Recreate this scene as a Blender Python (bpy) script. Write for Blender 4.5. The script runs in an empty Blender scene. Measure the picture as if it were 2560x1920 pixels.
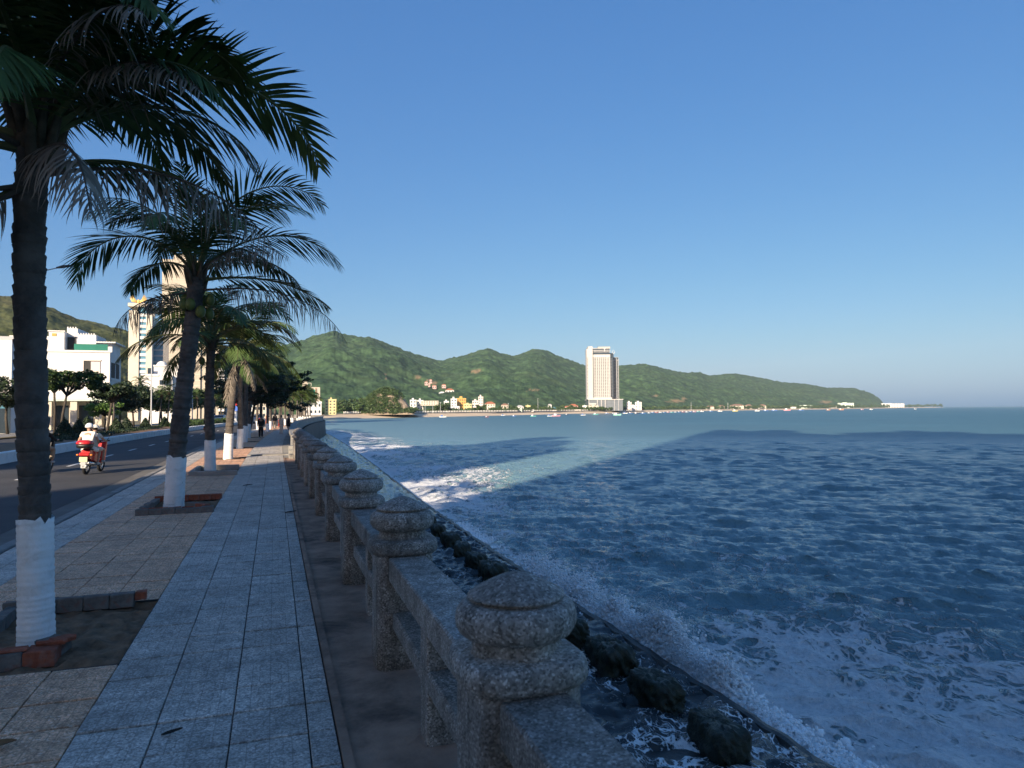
import bpy, bmesh, math, random
import numpy as np
from mathutils import Vector, Matrix

random.seed(7)
RNG = np.random.default_rng(7)
SC = bpy.context.scene
COL = SC.collection
R = math.radians
PI = math.pi

# ------------------------------------------------------------------ camera, sky, sun, exposure
EYE = 1.823            # lens height above the promenade paving
FPX = 1775.0           # focal length in pixels of the 2560 px wide photograph
YAW, PITCH, ROLL = R(18.5), R(2.08), 0.0075
fwd = Vector((math.sin(YAW)*math.cos(PITCH), math.cos(YAW)*math.cos(PITCH), math.sin(PITCH)))
r0 = Vector((math.cos(YAW), -math.sin(YAW), 0)); u0 = r0.cross(fwd)
rgt = r0*math.cos(ROLL) - u0*math.sin(ROLL); upv = u0*math.cos(ROLL) + r0*math.sin(ROLL)
cam = bpy.data.cameras.new('camera'); camo = bpy.data.objects.new('camera', cam); COL.objects.link(camo)
camo.matrix_world = Matrix(((rgt.x, upv.x, -fwd.x, 0), (rgt.y, upv.y, -fwd.y, 0), (rgt.z, upv.z, -fwd.z, EYE), (0, 0, 0, 1)))
cam.sensor_width = 36; cam.lens = 36*FPX/2560; cam.clip_start = 0.05; cam.clip_end = 40000
cam.dof.use_dof = True; cam.dof.focus_distance = 14.0; cam.dof.aperture_fstop = 4.0
SC.camera = camo

SUN_AZ, SUN_EL = R(40), R(22)      # shadows run 40 deg right of the promenade's direction
sl = bpy.data.lights.new('sun', 'SUN'); sl.energy = 5.0; sl.angle = R(0.8); sl.color = (1.0, 0.83, 0.62)
so = bpy.data.objects.new('sun', sl); COL.objects.link(so)
sdir = Vector((math.sin(SUN_AZ)*math.cos(SUN_EL), math.cos(SUN_AZ)*math.cos(SUN_EL), -math.sin(SUN_EL)))
so.rotation_euler = sdir.to_track_quat('-Z', 'Y').to_euler()
wd = bpy.data.worlds.new('World'); SC.world = wd; wd.use_nodes = True
wn = wd.node_tree.nodes; wl = wd.node_tree.links
sky = wn.new('ShaderNodeTexSky'); sky.sky_type = 'NISHITA'; sky.sun_disc = False
sky.sun_elevation = SUN_EL; sky.sun_rotation = SUN_AZ + PI
sky.altitude = 0; sky.air_density = 1.0; sky.dust_density = 1.2; sky.ozone_density = 3.0
bg = wn['Background']; bg.inputs['Strength'].default_value = 0.1
ssep = wn.new('ShaderNodeSeparateColor'); scmb = wn.new('ShaderNodeCombineColor'); wl.new(sky.outputs[0], ssep.inputs[0])
SKY_K = .56
def wmath(op, x, y):
    n_ = wn.new('ShaderNodeMath'); n_.operation = op
    for i, v in enumerate((x, y)):
        if isinstance(v, (int, float)): n_.inputs[i].default_value = v
        else: wl.new(v, n_.inputs[i])
    return n_.outputs[0]
# the whole dome alike: hazy white veil added to red and green, softer contrast between zenith and horizon in blue
for i_, (f_, k_, p_, q_) in enumerate(((.028, .93, 1.36, 0), (.096, .84, 1.10, 0), (0, .925, .46, 1.12))):
    s_ = wmath('MULTIPLY', ssep.outputs[i_], .1); o_ = wmath('ADD', wmath('MULTIPLY', wmath('POWER', s_, p_), k_), f_)
    if q_: o_ = wmath('MAXIMUM', o_, wmath('MULTIPLY', s_, q_))
    wl.new(wmath('MULTIPLY', o_, SKY_K/.1), scmb.inputs[i_])
wl.new(scmb.outputs[0], bg.inputs['Color'])
SC.render.engine = 'CYCLES'
SC.cycles.max_bounces = 6; SC.cycles.diffuse_bounces = 3; SC.cycles.glossy_bounces = 2; SC.cycles.transmission_bounces = 2; SC.cycles.volume_bounces = 0
SC.view_settings.view_transform = 'Standard'; SC.view_settings.look = 'None'
SC.view_settings.exposure = 0.88; SC.view_settings.gamma = 1; SC.view_settings.use_curve_mapping = False

# ------------------------------------------------------------------ helpers
def ray(px, py): return fwd + rgt*((px-1280)/FPX) - upv*((py-960)/FPX)
def at(px, py, zc): return Vector((0, 0, EYE)) + ray(px, py)*zc          # point seen there, zc metres ahead
def ground(px, zc, z=0.0):                                               # ground point below that line of sight
    p = at(px, 1030, zc); return Vector((p.x, p.y, z))
def hor(px): return 1015.7 + (2460-px)*0.0075
def hgt(px, py, zc): return EYE + (hor(px)-py)*zc/FPX
def az_of(p): return math.atan2(p.x, p.y)

def vnoise(x, y, seed=0):
    xi = np.floor(x).astype(np.int64); yi = np.floor(y).astype(np.int64); xf = x-xi; yf = y-yi
    def h(a, b):
        n = (a*374761393 + b*668265263 + seed*1442695041) & 0xFFFFFFFF
        n = ((n ^ (n >> 13))*1274126177) & 0xFFFFFFFF
        return ((n ^ (n >> 16)) & 0xFFFF)/65535.0
    u = xf*xf*(3-2*xf); v = yf*yf*(3-2*yf)
    return (h(xi, yi)*(1-u)+h(xi+1, yi)*u)*(1-v) + (h(xi, yi+1)*(1-u)+h(xi+1, yi+1)*u)*v
def fbm(x, y, seed=0, o=5):
    s = 0; a = 0.5; t = 0
    for i in range(o):
        s = s + a*vnoise(x*2**i, y*2**i, seed+i*17); t += a; a *= 0.5
    return s/t

class MB:
    def __init__(s): s.v = []; s.f = []; s.uv = None
    def add(s, vs, fs):
        n = len(s.v); s.v += [tuple(p) for p in vs]; s.f += [tuple(i+n for i in f) for f in fs]; return s
    def box(s, x0, x1, y0, y1, z0, z1, rz=0, piv=None, bev=0):
        if bev:
            b = min(bev, (x1-x0)*.45, (y1-y0)*.45, (z1-z0)*.45)
            pts = []
            for z, i in ((z0, b), (z0+b, 0), (z1-b, 0), (z1, b)):
                pts += [(x0+i+b*(i == 0), y0+i, z), (x1-i-b*(i == 0), y0+i, z), (x1-i, y0+i+b*(i == 0), z), (x1-i, y1-i-b*(i == 0), z),
                        (x1-i-b*(i == 0), y1-i, z), (x0+i+b*(i == 0), y1-i, z), (x0+i, y1-i-b*(i == 0), z), (x0+i, y0+i+b*(i == 0), z)]
            fs = [tuple(range(7, -1, -1)), tuple(range(24, 32))]
            for k in range(3):
                for j in range(8): fs.append((k*8+j, k*8+(j+1) % 8, k*8+8+(j+1) % 8, k*8+8+j))
        else:
            pts = [(x, y, z) for z in (z0, z1) for x, y in ((x0, y0), (x1, y0), (x1, y1), (x0, y1))]
            fs = [(3, 2, 1, 0), (4, 5, 6, 7), (0, 1, 5, 4), (1, 2, 6, 5), (2, 3, 7, 6), (3, 0, 4, 7)]
        if rz:
            px, py = piv or ((x0+x1)/2, (y0+y1)/2); c, t = math.cos(rz), math.sin(rz)
            pts = [(px+(x-px)*c-(y-py)*t, py+(x-px)*t+(y-py)*c, z) for x, y, z in pts]
        return s.add(pts, fs)
    def tube(s, pts, rad, n=8, cap=True, sx=1.0):
        pts = [Vector(p) for p in pts]; m = len(pts); vs = []
        if not hasattr(rad, '__len__'): rad = [rad]*m
        t0 = (pts[1]-pts[0]).normalized(); a = Vector((0, 0, 1)) if abs(t0.z) < .9 else Vector((1, 0, 0))
        b = t0.cross(a).normalized()
        for i in range(m):
            t = (pts[min(i+1, m-1)]-pts[max(i-1, 0)]).normalized()
            b = (b - t*b.dot(t)).normalized(); c = t.cross(b)
            for k in range(n):
                w = 2*PI*k/n; vs.append(pts[i] + b*(math.cos(w)*rad[i]*sx) + c*(math.sin(w)*rad[i]))
        fs = [(i*n+k, i*n+(k+1) % n, (i+1)*n+(k+1) % n, (i+1)*n+k) for i in range(m-1) for k in range(n)]
        if cap: fs += [tuple(range(n-1, -1, -1)), tuple(range((m-1)*n, m*n))]
        return s.add(vs, fs)
    def lathe(s, prof, n=24, c=(0, 0, 0), ex=None):
        vs = []
        for j, (r, z) in enumerate(prof):
            e = ex[j] if ex else 2.0
            for k in range(n):
                w = 2*PI*(k+.5)/n; cx, cy = math.cos(w), math.sin(w)
                q = (abs(cx)**e+abs(cy)**e)**(-1/e)
                vs.append((c[0]+cx*q*r, c[1]+cy*q*r, c[2]+z))
        m = len(prof)
        fs = [(i*n+k, i*n+(k+1) % n, (i+1)*n+(k+1) % n, (i+1)*n+k) for i in range(m-1) for k in range(n)]
        fs += [tuple(range(n-1, -1, -1)), tuple(range((m-1)*n, m*n))]
        return s.add(vs, fs)
    def prism(s, poly, z0, z1):
        n = len(poly)
        return s.add([(x, y, z0) for x, y in poly]+[(x, y, z1) for x, y in poly],
                     [tuple(range(n-1, -1, -1)), tuple(range(n, 2*n))]+[(i, (i+1) % n, n+(i+1) % n, n+i) for i in range(n)])
    def prism_x(s, poly, x0, x1):            # poly in (y,z), extruded along x
        n = len(poly)
        return s.add([(x0, y, z) for y, z in poly]+[(x1, y, z) for y, z in poly],
                     [tuple(range(n)), tuple(range(2*n-1, n-1, -1))]+[(i, n+i, n+(i+1) % n, (i+1) % n) for i in range(n)])
    def ball(s, c, rx, ry=None, rz=None, n=10, m=7):
        ry = ry or rx; rz = rz or rx; vs = [(c[0], c[1], c[2]-rz)]
        for i in range(1, m):
            a = -PI/2+PI*i/m
            for k in range(n):
                w = 2*PI*k/n; vs.append((c[0]+rx*math.cos(a)*math.cos(w), c[1]+ry*math.cos(a)*math.sin(w), c[2]+rz*math.sin(a)))
        vs.append((c[0], c[1], c[2]+rz)); L = len(vs)-1
        fs = [(0, 1+(k+1) % n, 1+k) for k in range(n)]
        fs += [(1+i*n+k, 1+i*n+(k+1) % n, 1+(i+1)*n+(k+1) % n, 1+(i+1)*n+k) for i in range(m-2) for k in range(n)]
        fs += [(L, 1+(m-2)*n+k, 1+(m-2)*n+(k+1) % n) for k in range(n)]
        return s.add(vs, fs)
    def mesh(s, name, mat=None, smooth=False):
        me = bpy.data.meshes.new(name); me.from_pydata(s.v, [], s.f); me.update()
        if mat: me.materials.append(mat)
        if smooth: me.polygons.foreach_set('use_smooth', [True]*len(me.polygons))
        return me
    def build(s, name, mat, parent=None, smooth=False, loc=None, rz=0):
        return link(name, s.mesh(name, mat, smooth), parent, loc, rz)

def link(name, me, parent=None, loc=None, rz=0):
    o = bpy.data.objects.new(name, me); COL.objects.link(o)
    if parent: o.parent = parent
    if loc is not None: o.location = loc
    if rz: o.rotation_euler = (0, 0, rz)
    return o
def tag(o, label=None, cat=None, group=None, kind=None):
    if label: o['label'] = label
    if cat: o['category'] = cat
    if group: o['group'] = group
    if kind: o['kind'] = kind
    return o
def thing(name, label, cat, loc=(0, 0, 0), rz=0, group=None):
    o = bpy.data.objects.new(name, None); COL.objects.link(o); o.location = loc; o.rotation_euler = (0, 0, rz)
    o.empty_display_size = .2
    return tag(o, label, cat, group)
def struct(name, mb, mat, parent=None, smooth=False):
    o = mb.build(name, mat, parent, smooth)
    if not parent: o['kind'] = 'structure'
    return o
def copy_tree(o, parent=None):
    c = o.copy(); COL.objects.link(c); c.parent = parent
    for ch in [q for q in o.children]: copy_tree(ch, c)
    return c
def np_mesh(name, V, Fq, mat, smooth=True, attrs=None):
    """quads from arrays"""
    me = bpy.data.meshes.new(name); k = Fq.shape[1]
    me.vertices.add(len(V)); me.vertices.foreach_set('co', V.astype(np.float32).ravel())
    me.loops.add(Fq.size); me.loops.foreach_set('vertex_index', Fq.astype(np.int32).ravel())
    me.polygons.add(len(Fq)); me.polygons.foreach_set('loop_start', np.arange(0, Fq.size, k, dtype=np.int32))
    me.update(calc_edges=True); me.validate()
    if smooth: me.polygons.foreach_set('use_smooth', np.ones(len(me.polygons), bool))
    for n, a in (attrs or {}).items():
        at_ = me.attributes.new(n, 'FLOAT', 'POINT'); at_.data.foreach_set('value', a.astype(np.float32))
    me.materials.append(mat); return me

# ------------------------------------------------------------------ materials
def nodes(name):
    m = bpy.data.materials.new(name); m.use_nodes = True; nt = m.node_tree
    return m, nt.nodes, nt.links, nt.nodes['Principled BSDF']
def ramp(N, stops, interp='LINEAR'):
    r = N.new('ShaderNodeValToRGB'); r.color_ramp.interpolation = interp
    e = r.color_ramp.elements
    while len(e) < len(stops): e.new(.5)
    for q, (p, c) in zip(e, stops): q.position = p; q.color = (*c, 1) if len(c) == 3 else c
    return r
def math_n(N, L, op, a, b=None, c=None):
    m = N.new('ShaderNodeMath'); m.operation = op
    for i, v in enumerate((a, b, c)):
        if v is None: continue
        if hasattr(v, 'is_linked') or hasattr(v, 'node'): L.new(v, m.inputs[i])
        else: m.inputs[i].default_value = v
    return m.outputs[0]
def noise_n(N, L, vec, scale, detail=4, rough=.55, dist=0):
    n = N.new('ShaderNodeTexNoise'); n.inputs['Scale'].default_value = scale; n.inputs['Detail'].default_value = detail
    n.inputs['Roughness'].default_value = rough; n.inputs['Distortion'].default_value = dist
    if vec: L.new(vec, n.inputs['Vector'])
    return n.outputs['Fac']
def coord(N, which='Object'):
    if which == 'World': return N.new('ShaderNodeNewGeometry').outputs['Position']
    return N.new('ShaderNodeTexCoord').outputs[which]
def mul(c, k): return tuple(min(1, x*k) for x in c)

def pm(name, base, rough=.7, var=.25, scale=3.0, bump=0, bscale=40, spec=.4, metal=0, which='Object', c2=None, dirt=None, island=0):
    """plain surface with a blotchy colour variation and fine relief"""
    m, N, L, P = nodes(name)
    v = coord(N, which); f = noise_n(N, L, v, scale, 6, .6)
    lo, hi = (mul(base, 1-var), mul(base, 1+var)) if c2 is None else (base, c2)
    cr = ramp(N, [(.3, lo), (.7, hi)]); L.new(f, cr.inputs[0]); out = cr.outputs[0]
    if dirt:
        g = noise_n(N, L, v, dirt[1], 5, .65, .5); dr = ramp(N, [(.5, (0, 0, 0)), (.68, (1, 1, 1))]); L.new(g, dr.inputs[0])
        mx = N.new('ShaderNodeMixRGB'); mx.inputs[2].default_value = (*dirt[0], 1); L.new(out, mx.inputs[1])
        L.new(math_n(N, L, 'MULTIPLY', dr.outputs[0], dirt[2]), mx.inputs[0]); out = mx.outputs[0]
    if island:
        g = N.new('ShaderNodeNewGeometry'); hsv = N.new('ShaderNodeHueSaturation')
        L.new(out, hsv.inputs['Color'])
        L.new(math_n(N, L, 'MULTIPLY_ADD', g.outputs['Random Per Island'], 2*island, 1-island), hsv.inputs['Value']); out = hsv.outputs[0]
    L.new(out, P.inputs['Base Color']); P.inputs['Roughness'].default_value = rough
    P.inputs['Specular IOR Level'].default_value = spec; P.inputs['Metallic'].default_value = metal
    if bump:
        b = N.new('ShaderNodeBump'); b.inputs['Strength'].default_value = bump; b.inputs['Distance'].default_value = .02
        L.new(noise_n(N, L, v, bscale, 5, .6), b.inputs['Height']); L.new(b.outputs[0], P.inputs['Normal'])
    return m

def granite(name, dark, mid, light, scale=90, rough=.7, bump=.5, stain=(.05, .04, .035), stain_amt=.6, which='Object', tint=False, grooves=False, streak=False):
    """washed-pebble stone / terrazzo: grains as cells of three tones, stains, optional pressed grooves in UV"""
    m, N, L, P = nodes(name); v = coord(N, which)
    vo = N.new('ShaderNodeTexVoronoi'); vo.inputs['Scale'].default_value = scale; L.new(v, vo.inputs['Vector'])
    sp = N.new('ShaderNodeSeparateColor'); L.new(vo.outputs['Color'], sp.inputs[0])
    cr = ramp(N, [(0, dark), (.38, mul(mid, .8)), (.62, mid), (.86, mul(mid, 1.25)), (1, light)]); L.new(sp.outputs[0], cr.inputs[0])
    f = noise_n(N, L, v, 1.7, 6, .65, .4); dr = ramp(N, [(.42, (1, 1, 1)), (.72, (0, 0, 0))]); L.new(f, dr.inputs[0])
    mx = N.new('ShaderNodeMixRGB'); L.new(cr.outputs[0], mx.inputs[1]); mx.inputs[2].default_value = (*stain, 1)
    L.new(math_n(N, L, 'MULTIPLY', math_n(N, L, 'SUBTRACT', 1.0, dr.outputs[0]), stain_amt), mx.inputs[0]); out = mx.outputs[0]
    f2 = noise_n(N, L, v, 9, 4, .6); r2 = ramp(N, [(.3, (.72, .72, .72)), (.7, (1.2, 1.2, 1.2))]); L.new(f2, r2.inputs[0])
    m2 = N.new('ShaderNodeMixRGB'); m2.blend_type = 'MULTIPLY'; m2.inputs[0].default_value = 1; L.new(out, m2.inputs[1]); L.new(r2.outputs[0], m2.inputs[2]); out = m2.outputs[0]
    if streak:
        mp = N.new('ShaderNodeMapping'); mp.inputs['Scale'].default_value = (7, 7, .9); L.new(v, mp.inputs[0])
        sf = noise_n(N, L, mp.outputs[0], 1.6, 5, .65, .3); sr = ramp(N, [(.45, (1, 1, 1)), (.7, (.45, .43, .40))]); L.new(sf, sr.inputs[0])
        ms = N.new('ShaderNodeMixRGB'); ms.blend_type = 'MULTIPLY'; ms.inputs[0].default_value = .8; L.new(out, ms.inputs[1]); L.new(sr.outputs[0], ms.inputs[2])
        oi = N.new('ShaderNodeObjectInfo'); hv = N.new('ShaderNodeHueSaturation'); L.new(ms.outputs[0], hv.inputs['Color']); L.new(math_n(N, L, 'MULTIPLY_ADD', oi.outputs['Random'], .32, .84), hv.inputs['Value']); out = hv.outputs[0]
    if tint:
        a = N.new('ShaderNodeAttribute'); a.attribute_name = 'tint'; m3 = N.new('ShaderNodeMixRGB'); m3.blend_type = 'MULTIPLY'; m3.inputs[0].default_value = 1
        L.new(out, m3.inputs[1]); cb = N.new('ShaderNodeCombineColor')
        for i in range(3): L.new(a.outputs['Fac'], cb.inputs[i])
        L.new(cb.outputs[0], m3.inputs[2]); out = m3.outputs[0]
    h = math_n(N, L, 'MULTIPLY', vo.outputs['Distance'], -.6)
    if grooves:
        uv = N.new('ShaderNodeTexCoord').outputs['UV']; s = N.new('ShaderNodeSeparateXYZ'); L.new(uv, s.inputs[0])
        def line(c, p, w): return math_n(N, L, 'LESS_THAN', math_n(N, L, 'ABSOLUTE', math_n(N, L, 'SUBTRACT', c, p)), w)
        def rr(cx, cy, half, rad, w):            # outline of a rounded square
            qx = math_n(N, L, 'MAXIMUM', math_n(N, L, 'SUBTRACT', math_n(N, L, 'ABSOLUTE', math_n(N, L, 'SUBTRACT', s.outputs[0], cx)), half-rad), 0.0)
            qy = math_n(N, L, 'MAXIMUM', math_n(N, L, 'SUBTRACT', math_n(N, L, 'ABSOLUTE', math_n(N, L, 'SUBTRACT', s.outputs[1], cy)), half-rad), 0.0)
            d = math_n(N, L, 'SUBTRACT', math_n(N, L, 'SQRT', math_n(N, L, 'ADD', math_n(N, L, 'MULTIPLY', qx, qx), math_n(N, L, 'MULTIPLY', qy, qy))), rad)
            return math_n(N, L, 'LESS_THAN', math_n(N, L, 'ABSOLUTE', d), w)
        g = math_n(N, L, 'MAXIMUM', line(s.outputs[0], .5, .009), line(s.outputs[1], .5, .009))
        for q in (rr(.25, .5, .17, .09, .010), rr(.75, .5, .17, .09, .010), line(s.outputs[1], .22, .007), line(s.outputs[1], .78, .007)):
            g = math_n(N, L, 'MAXIMUM', g, q)
        m4 = N.new('ShaderNodeMixRGB'); m4.inputs[2].default_value = (*mul(dark, .6), 1); L.new(out, m4.inputs[1])
        L.new(math_n(N, L, 'MULTIPLY', g, .5), m4.inputs[0]); out = m4.outputs[0]
        h = math_n(N, L, 'SUBTRACT', h, math_n(N, L, 'MULTIPLY', g, 1.2))
    L.new(out, P.inputs['Base Color']); P.inputs['Roughness'].default_value = rough; P.inputs['Specular IOR Level'].default_value = .35
    b = N.new('ShaderNodeBump'); b.inputs['Strength'].default_value = bump; b.inputs['Distance'].default_value = .004
    L.new(h, b.inputs['Height']); L.new(b.outputs[0], P.inputs['Normal'])
    return m

M = {}
M['stone'] = granite('washed_pebble_stone', (.12, .108, .097), (.34, .31, .28), (.68, .63, .58), 115, .75, .7, (.10, .082, .066), .5, 'World', streak=True)
M['tile_grey'] = granite('grey_terrazzo', (.28, .25, .22), (.56, .515, .46), (.84, .79, .73), 95, .6, .35, (.10, .095, .085), .5, 'World', True, True)
M['tile_orange'] = granite('ochre_terrazzo', (.42, .21, .12), (.80, .46, .28), (.90, .68, .52), 95, .65, .35, (.16, .12, .085), .45, 'World', True, True)
M['mortar'] = pm('dark_mortar_bed', (.045, .042, .04), .9, .3, 6, .4, 60)
M['ledge'] = pm('stained_brown_concrete', (.33, .215, .155), .85, .45, 2.2, .6, 30, dirt=((.025, .02, .018), 1.3, .8))
M['concrete'] = pm('weathered_concrete', (.30, .285, .26), .85, .2, 1.5, .4, 35, dirt=((.08, .07, .06), .8, .6))
M['kerb_grey'] = pm('kerb_concrete', (.24, .23, .215), .85, .25, 2, .4, 30, dirt=((.07, .06, .055), 1.1, .6))
M['asphalt'] = pm('asphalt', (.052, .052, .055), .85, .22, .7, .5, 120, dirt=((.09, .085, .08), .25, .5))
M['road_gutter'] = pm('dusty_asphalt_edge', (.15, .14, .125), .9, .25, .9, .4, 80)
M['paint'] = pm('road_paint', (.62, .62, .60), .7, .15, 5, .2, 60, dirt=((.2, .2, .19), 3, .5))
M['kerb_white'] = pm('white_painted_kerb', (.76, .76, .75), .7, .08, 1.5, .2, 20, dirt=((.4, .39, .37), 1.5, .4))
M['soil'] = pm('pit_soil', (.20, .12, .07), .95, .5, 8, 1, 25)
M['brick'] = pm('red_brick', (.30, .085, .045), .85, .35, 14, .6, 60, dirt=((.20, .19, .175), 9, .55))
M['brick_mortared'] = pm('mortar_smeared_brick', (.17, .155, .14), .9, .3, 10, .7, 50, dirt=((.26, .08, .045), 6, .9))
M['moss'] = pm('mossy_wet_concrete', (.012, .014, .008), .5, .6, 6, 1, 22, .5, c2=(.045, .048, .022))
M['wet_slab'] = pm('wet_slab', (.018, .018, .016), .42, .4, 1.2, .5, 18, .5)
M['wall_sea'] = pm('seawall_concrete', (.12, .115, .105), .85, .3, .9, .5, 14, dirt=((.03, .03, .025), .6, .7))
M['sand'] = pm('beach_sand', (.62, .49, .34), .95, .12, .05, 0, which='World')
M['land'] = pm('earth_and_grass', (.13, .12, .075), .95, .35, .05, 0, which='World', c2=(.17, .15, .10))
M['bark'] = pm('palm_bark', (.105, .09, .078), .9, .35, 5, .8, 24, dirt=((.03, .027, .025), 3, .75))
M['white_wash'] = pm('limewash', (.84, .82, .79), .8, .05, 6, .35, 24, dirt=((.52, .48, .42), 4.5, .55))
M['frond'] = pm('palm_leaflet', (.030, .062, .018), .6, .3, 2.5, 0, spec=.25, c2=(.085, .13, .035), island=.3)
M['frond_dead'] = pm('withered_leaflet', (.15, .125, .10), .8, .3, 3, 0, c2=(.26, .225, .185), island=.3)
M['rachis'] = pm('leaf_stalk', (.10, .11, .04), .6, .3, 4, 0)
M['rachis_dead'] = pm('dry_leaf_stalk', (.085, .068, .052), .8, .3, 4, 0)
M['coconut'] = pm('green_coconut', (.12, .14, .03), .5, .3, 5, 0)
M['husk'] = pm('fibre_husk', (.10, .075, .05), .95, .4, 9, .6, 30)
M['leaf'] = pm('tree_leaf', (.028, .060, .018), .55, .3, .8, 0, c2=(.07, .115, .03), island=.35)
M['leaf_light'] = pm('fresh_leaf', (.07, .15, .025), .5, .3, 1.5, 0, c2=(.13, .22, .045), island=.3)
M['leaf_dark'] = pm('dark_leaf', (.014, .030, .014), .55, .3, 1.5, 0, c2=(.035, .058, .022), island=.35)
M['twig'] = pm('tree_bark', (.07, .058, .045), .9, .3, 5, .5, 30)
M['metal'] = pm('painted_steel', (.42, .43, .43), .45, .06, 4, 0, spec=.5)
M['metal_dark'] = pm('dark_steel', (.06, .06, .065), .4, .1, 4, 0, spec=.5)
for n_, c_ in dict(white=(.70, .69, .67), ivory=(.50, .49, .47), cream=(.62, .57, .47), beige=(.50, .445, .36), pinkish=(.72, .62, .58), ochre=(.62, .36, .11), yellow=(.68, .58, .30),
                   grey=(.42, .42, .42), pink=(.62, .42, .38), pale_green=(.62, .72, .62)).items():
    M['w_'+n_] = pm('render_'+n_, c_, .85, .04, .35, .15, 8, .2, dirt=(mul(c_, .72), .3, .35))
M['glass'] = pm('window_glass', (.035, .05, .065), .08, .2, .5, 0, spec=.7)
M['glass_blue'] = pm('blue_glass', (.10, .24, .33), .15, .15, .4, 0, spec=.6)
M['glass_green'] = pm('green_glass', (.04, .20, .15), .15, .15, .4, 0, spec=.6)
M['recess'] = pm('shaded_opening', (.05, .048, .045), .8, .2, .6, 0)
M['net'] = pm('green_scaffold_net', (.08, .36, .27), .9, .25, .25, 0)
M['roof_red'] = pm('clay_roof', (.36, .13, .07), .85, .2, .8, .3, 6)
M['roof_brown'] = pm('brown_roof', (.26, .15, .105), .85, .2, .6, .3, 6)
M['gold'] = pm('gilded', (.75, .50, .17), .35, .1, 2, 0, spec=.6)
# ------------------------------------------------------------------ line of the shore
def cY(y):
    """sideways drift of promenade and sea wall: straight, bends right, then away to the left"""
    y = np.asarray(y, float)
    a = np.where(y < 28, 0, .0006*np.clip(y-28, 0, 110)**2)
    d = np.clip(y-138, 0, 100); return a + .132*d - .003*d*d
def c1(y): return float(cY(y))
def cE(y):
    """drift of the outer edge of the lower step, which narrows with distance"""
    return np.interp(np.asarray(y, float), [20, 36, 64, 100, 138, 165, 240], [0, .3, 1.4, 2.6, 3.4, 3.6, -4])
def cm_(x, y):
    f = np.clip((np.asarray(x, float)-1.5)/5.1, 0, 1); return cY(y)*(1-f)+cE(y)*f
SEA_Z = -3.18
LEDGE_X = 7.05            # outer edge of the lower step
COAST = [(ground(px, zc).x, ground(px, zc).y) for px, zc in
         ((700, 300), (735, 380), (770, 425), (830, 453), (930, 485), (1036, 522), (1140, 565), (1240, 616), (1420, 790), (1535, 880), (1640, 1080), (1740, 1350),
          (1880, 1560), (2036, 1800), (2180, 2500), (2270, 3100), (2362, 3600))]
WALLY = list(np.arange(-40, 225, 4.0))
def inland(i):
    a = COAST[max(i-1, 0)]; b = COAST[min(i+1, len(COAST)-1)]; d = Vector((b[0]-a[0], b[1]-a[1])).normalized(); w = (26 if i < 12 else 60)*.96
    return (COAST[i][0]-d.y*w, COAST[i][1]+d.x*w)
shore = [(1.25+c1(y), y) for y in WALLY] + [inland(i) for i in range(len(COAST))]
tip = COAST[-1]
poly = shore + [(tip[0]+60, tip[1]+300), (300, 7000), (-4000, 7000), (-4000, -400), (1.25, -400)]

mb = MB(); mb.v = [(x, y, -.32) for x, y in poly]; mb.f = [tuple(range(len(poly)))]
struct('ground', mb, M['land'])

# beach: waterline to dry sand
bx = MB(); N_ = len(COAST)
for i, (x, y) in enumerate(COAST):
    a = COAST[max(i-1, 0)]; b = COAST[min(i+1, N_-1)]; d = Vector((b[0]-a[0], b[1]-a[1])).normalized(); n = Vector((-d.y, d.x))
    w = 26 if i < 12 else 60
    for t, z in ((-14, -4.2), (0, -3.15), (.35*w, -1.9), (.7*w, -.5), (w, -.28)): bx.v.append((x+n.x*t, y+n.y*t, z))
for i in range(N_-1):
    for k in range(4): bx.f.append((i*5+k, (i+1)*5+k, (i+1)*5+k+1, i*5+k+1))
struct('beach', bx, M['sand'], smooth=True)

# ------------------------------------------------------------------ promenade paving
T = .42
PITS = [  # x0, x1, y0, y1
    (-2.328, -1.068, 5.88, 7.75), (-2.328, -1.068, 14.1, 16.35), (-2.328, -1.068, 22.2, 24.7), (-2.328, -1.068, 29.2, 30.7), (-2.328, -1.068, 37.6, 39.2),
    (-2.328, -1.068, 45.4, 46.9), (-2.328, -1.068, 52.9, 54.4)]
pav = MB()
def strip(x0, x1, z, y0=-6, y1=200, step=4.0, mb_=None, dz=0):
    m = mb_ or MB(); ys = np.arange(y0, y1+.01, step); n = len(m.v)
    for y in ys: c = c1(y); m.v += [(x0+c, y, z), (x1+c, y, z+dz)]
    for i in range(len(ys)-1): m.f.append((n+2*i, n+2*i+1, n+2*i+3, n+2*i+2))
    return m
# bed cut round the pits
def bed(x0, x1):
    ys = [-6.0]; 
    for p in PITS: ys += [p[2], p[3]]
    ys.append(200.0); m = MB()
    for i in range(len(ys)-1):
        if i % 2 == 0:
            m = strip(x0, x1, -.022, ys[i], ys[i+1], (ys[i+1]-ys[i])/max(1, int((ys[i+1]-ys[i])/4)), m)
        else:
            p = PITS[i//2]
            for a, b in ((x0, p[0]), (p[1], x1)):
                if b-a > .01: m = strip(a, b, -.022, ys[i], ys[i+1], ys[i+1]-ys[i], m)
    return m
pavement = struct('pavement', bed(-3.42, .345), M['mortar'])

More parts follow.
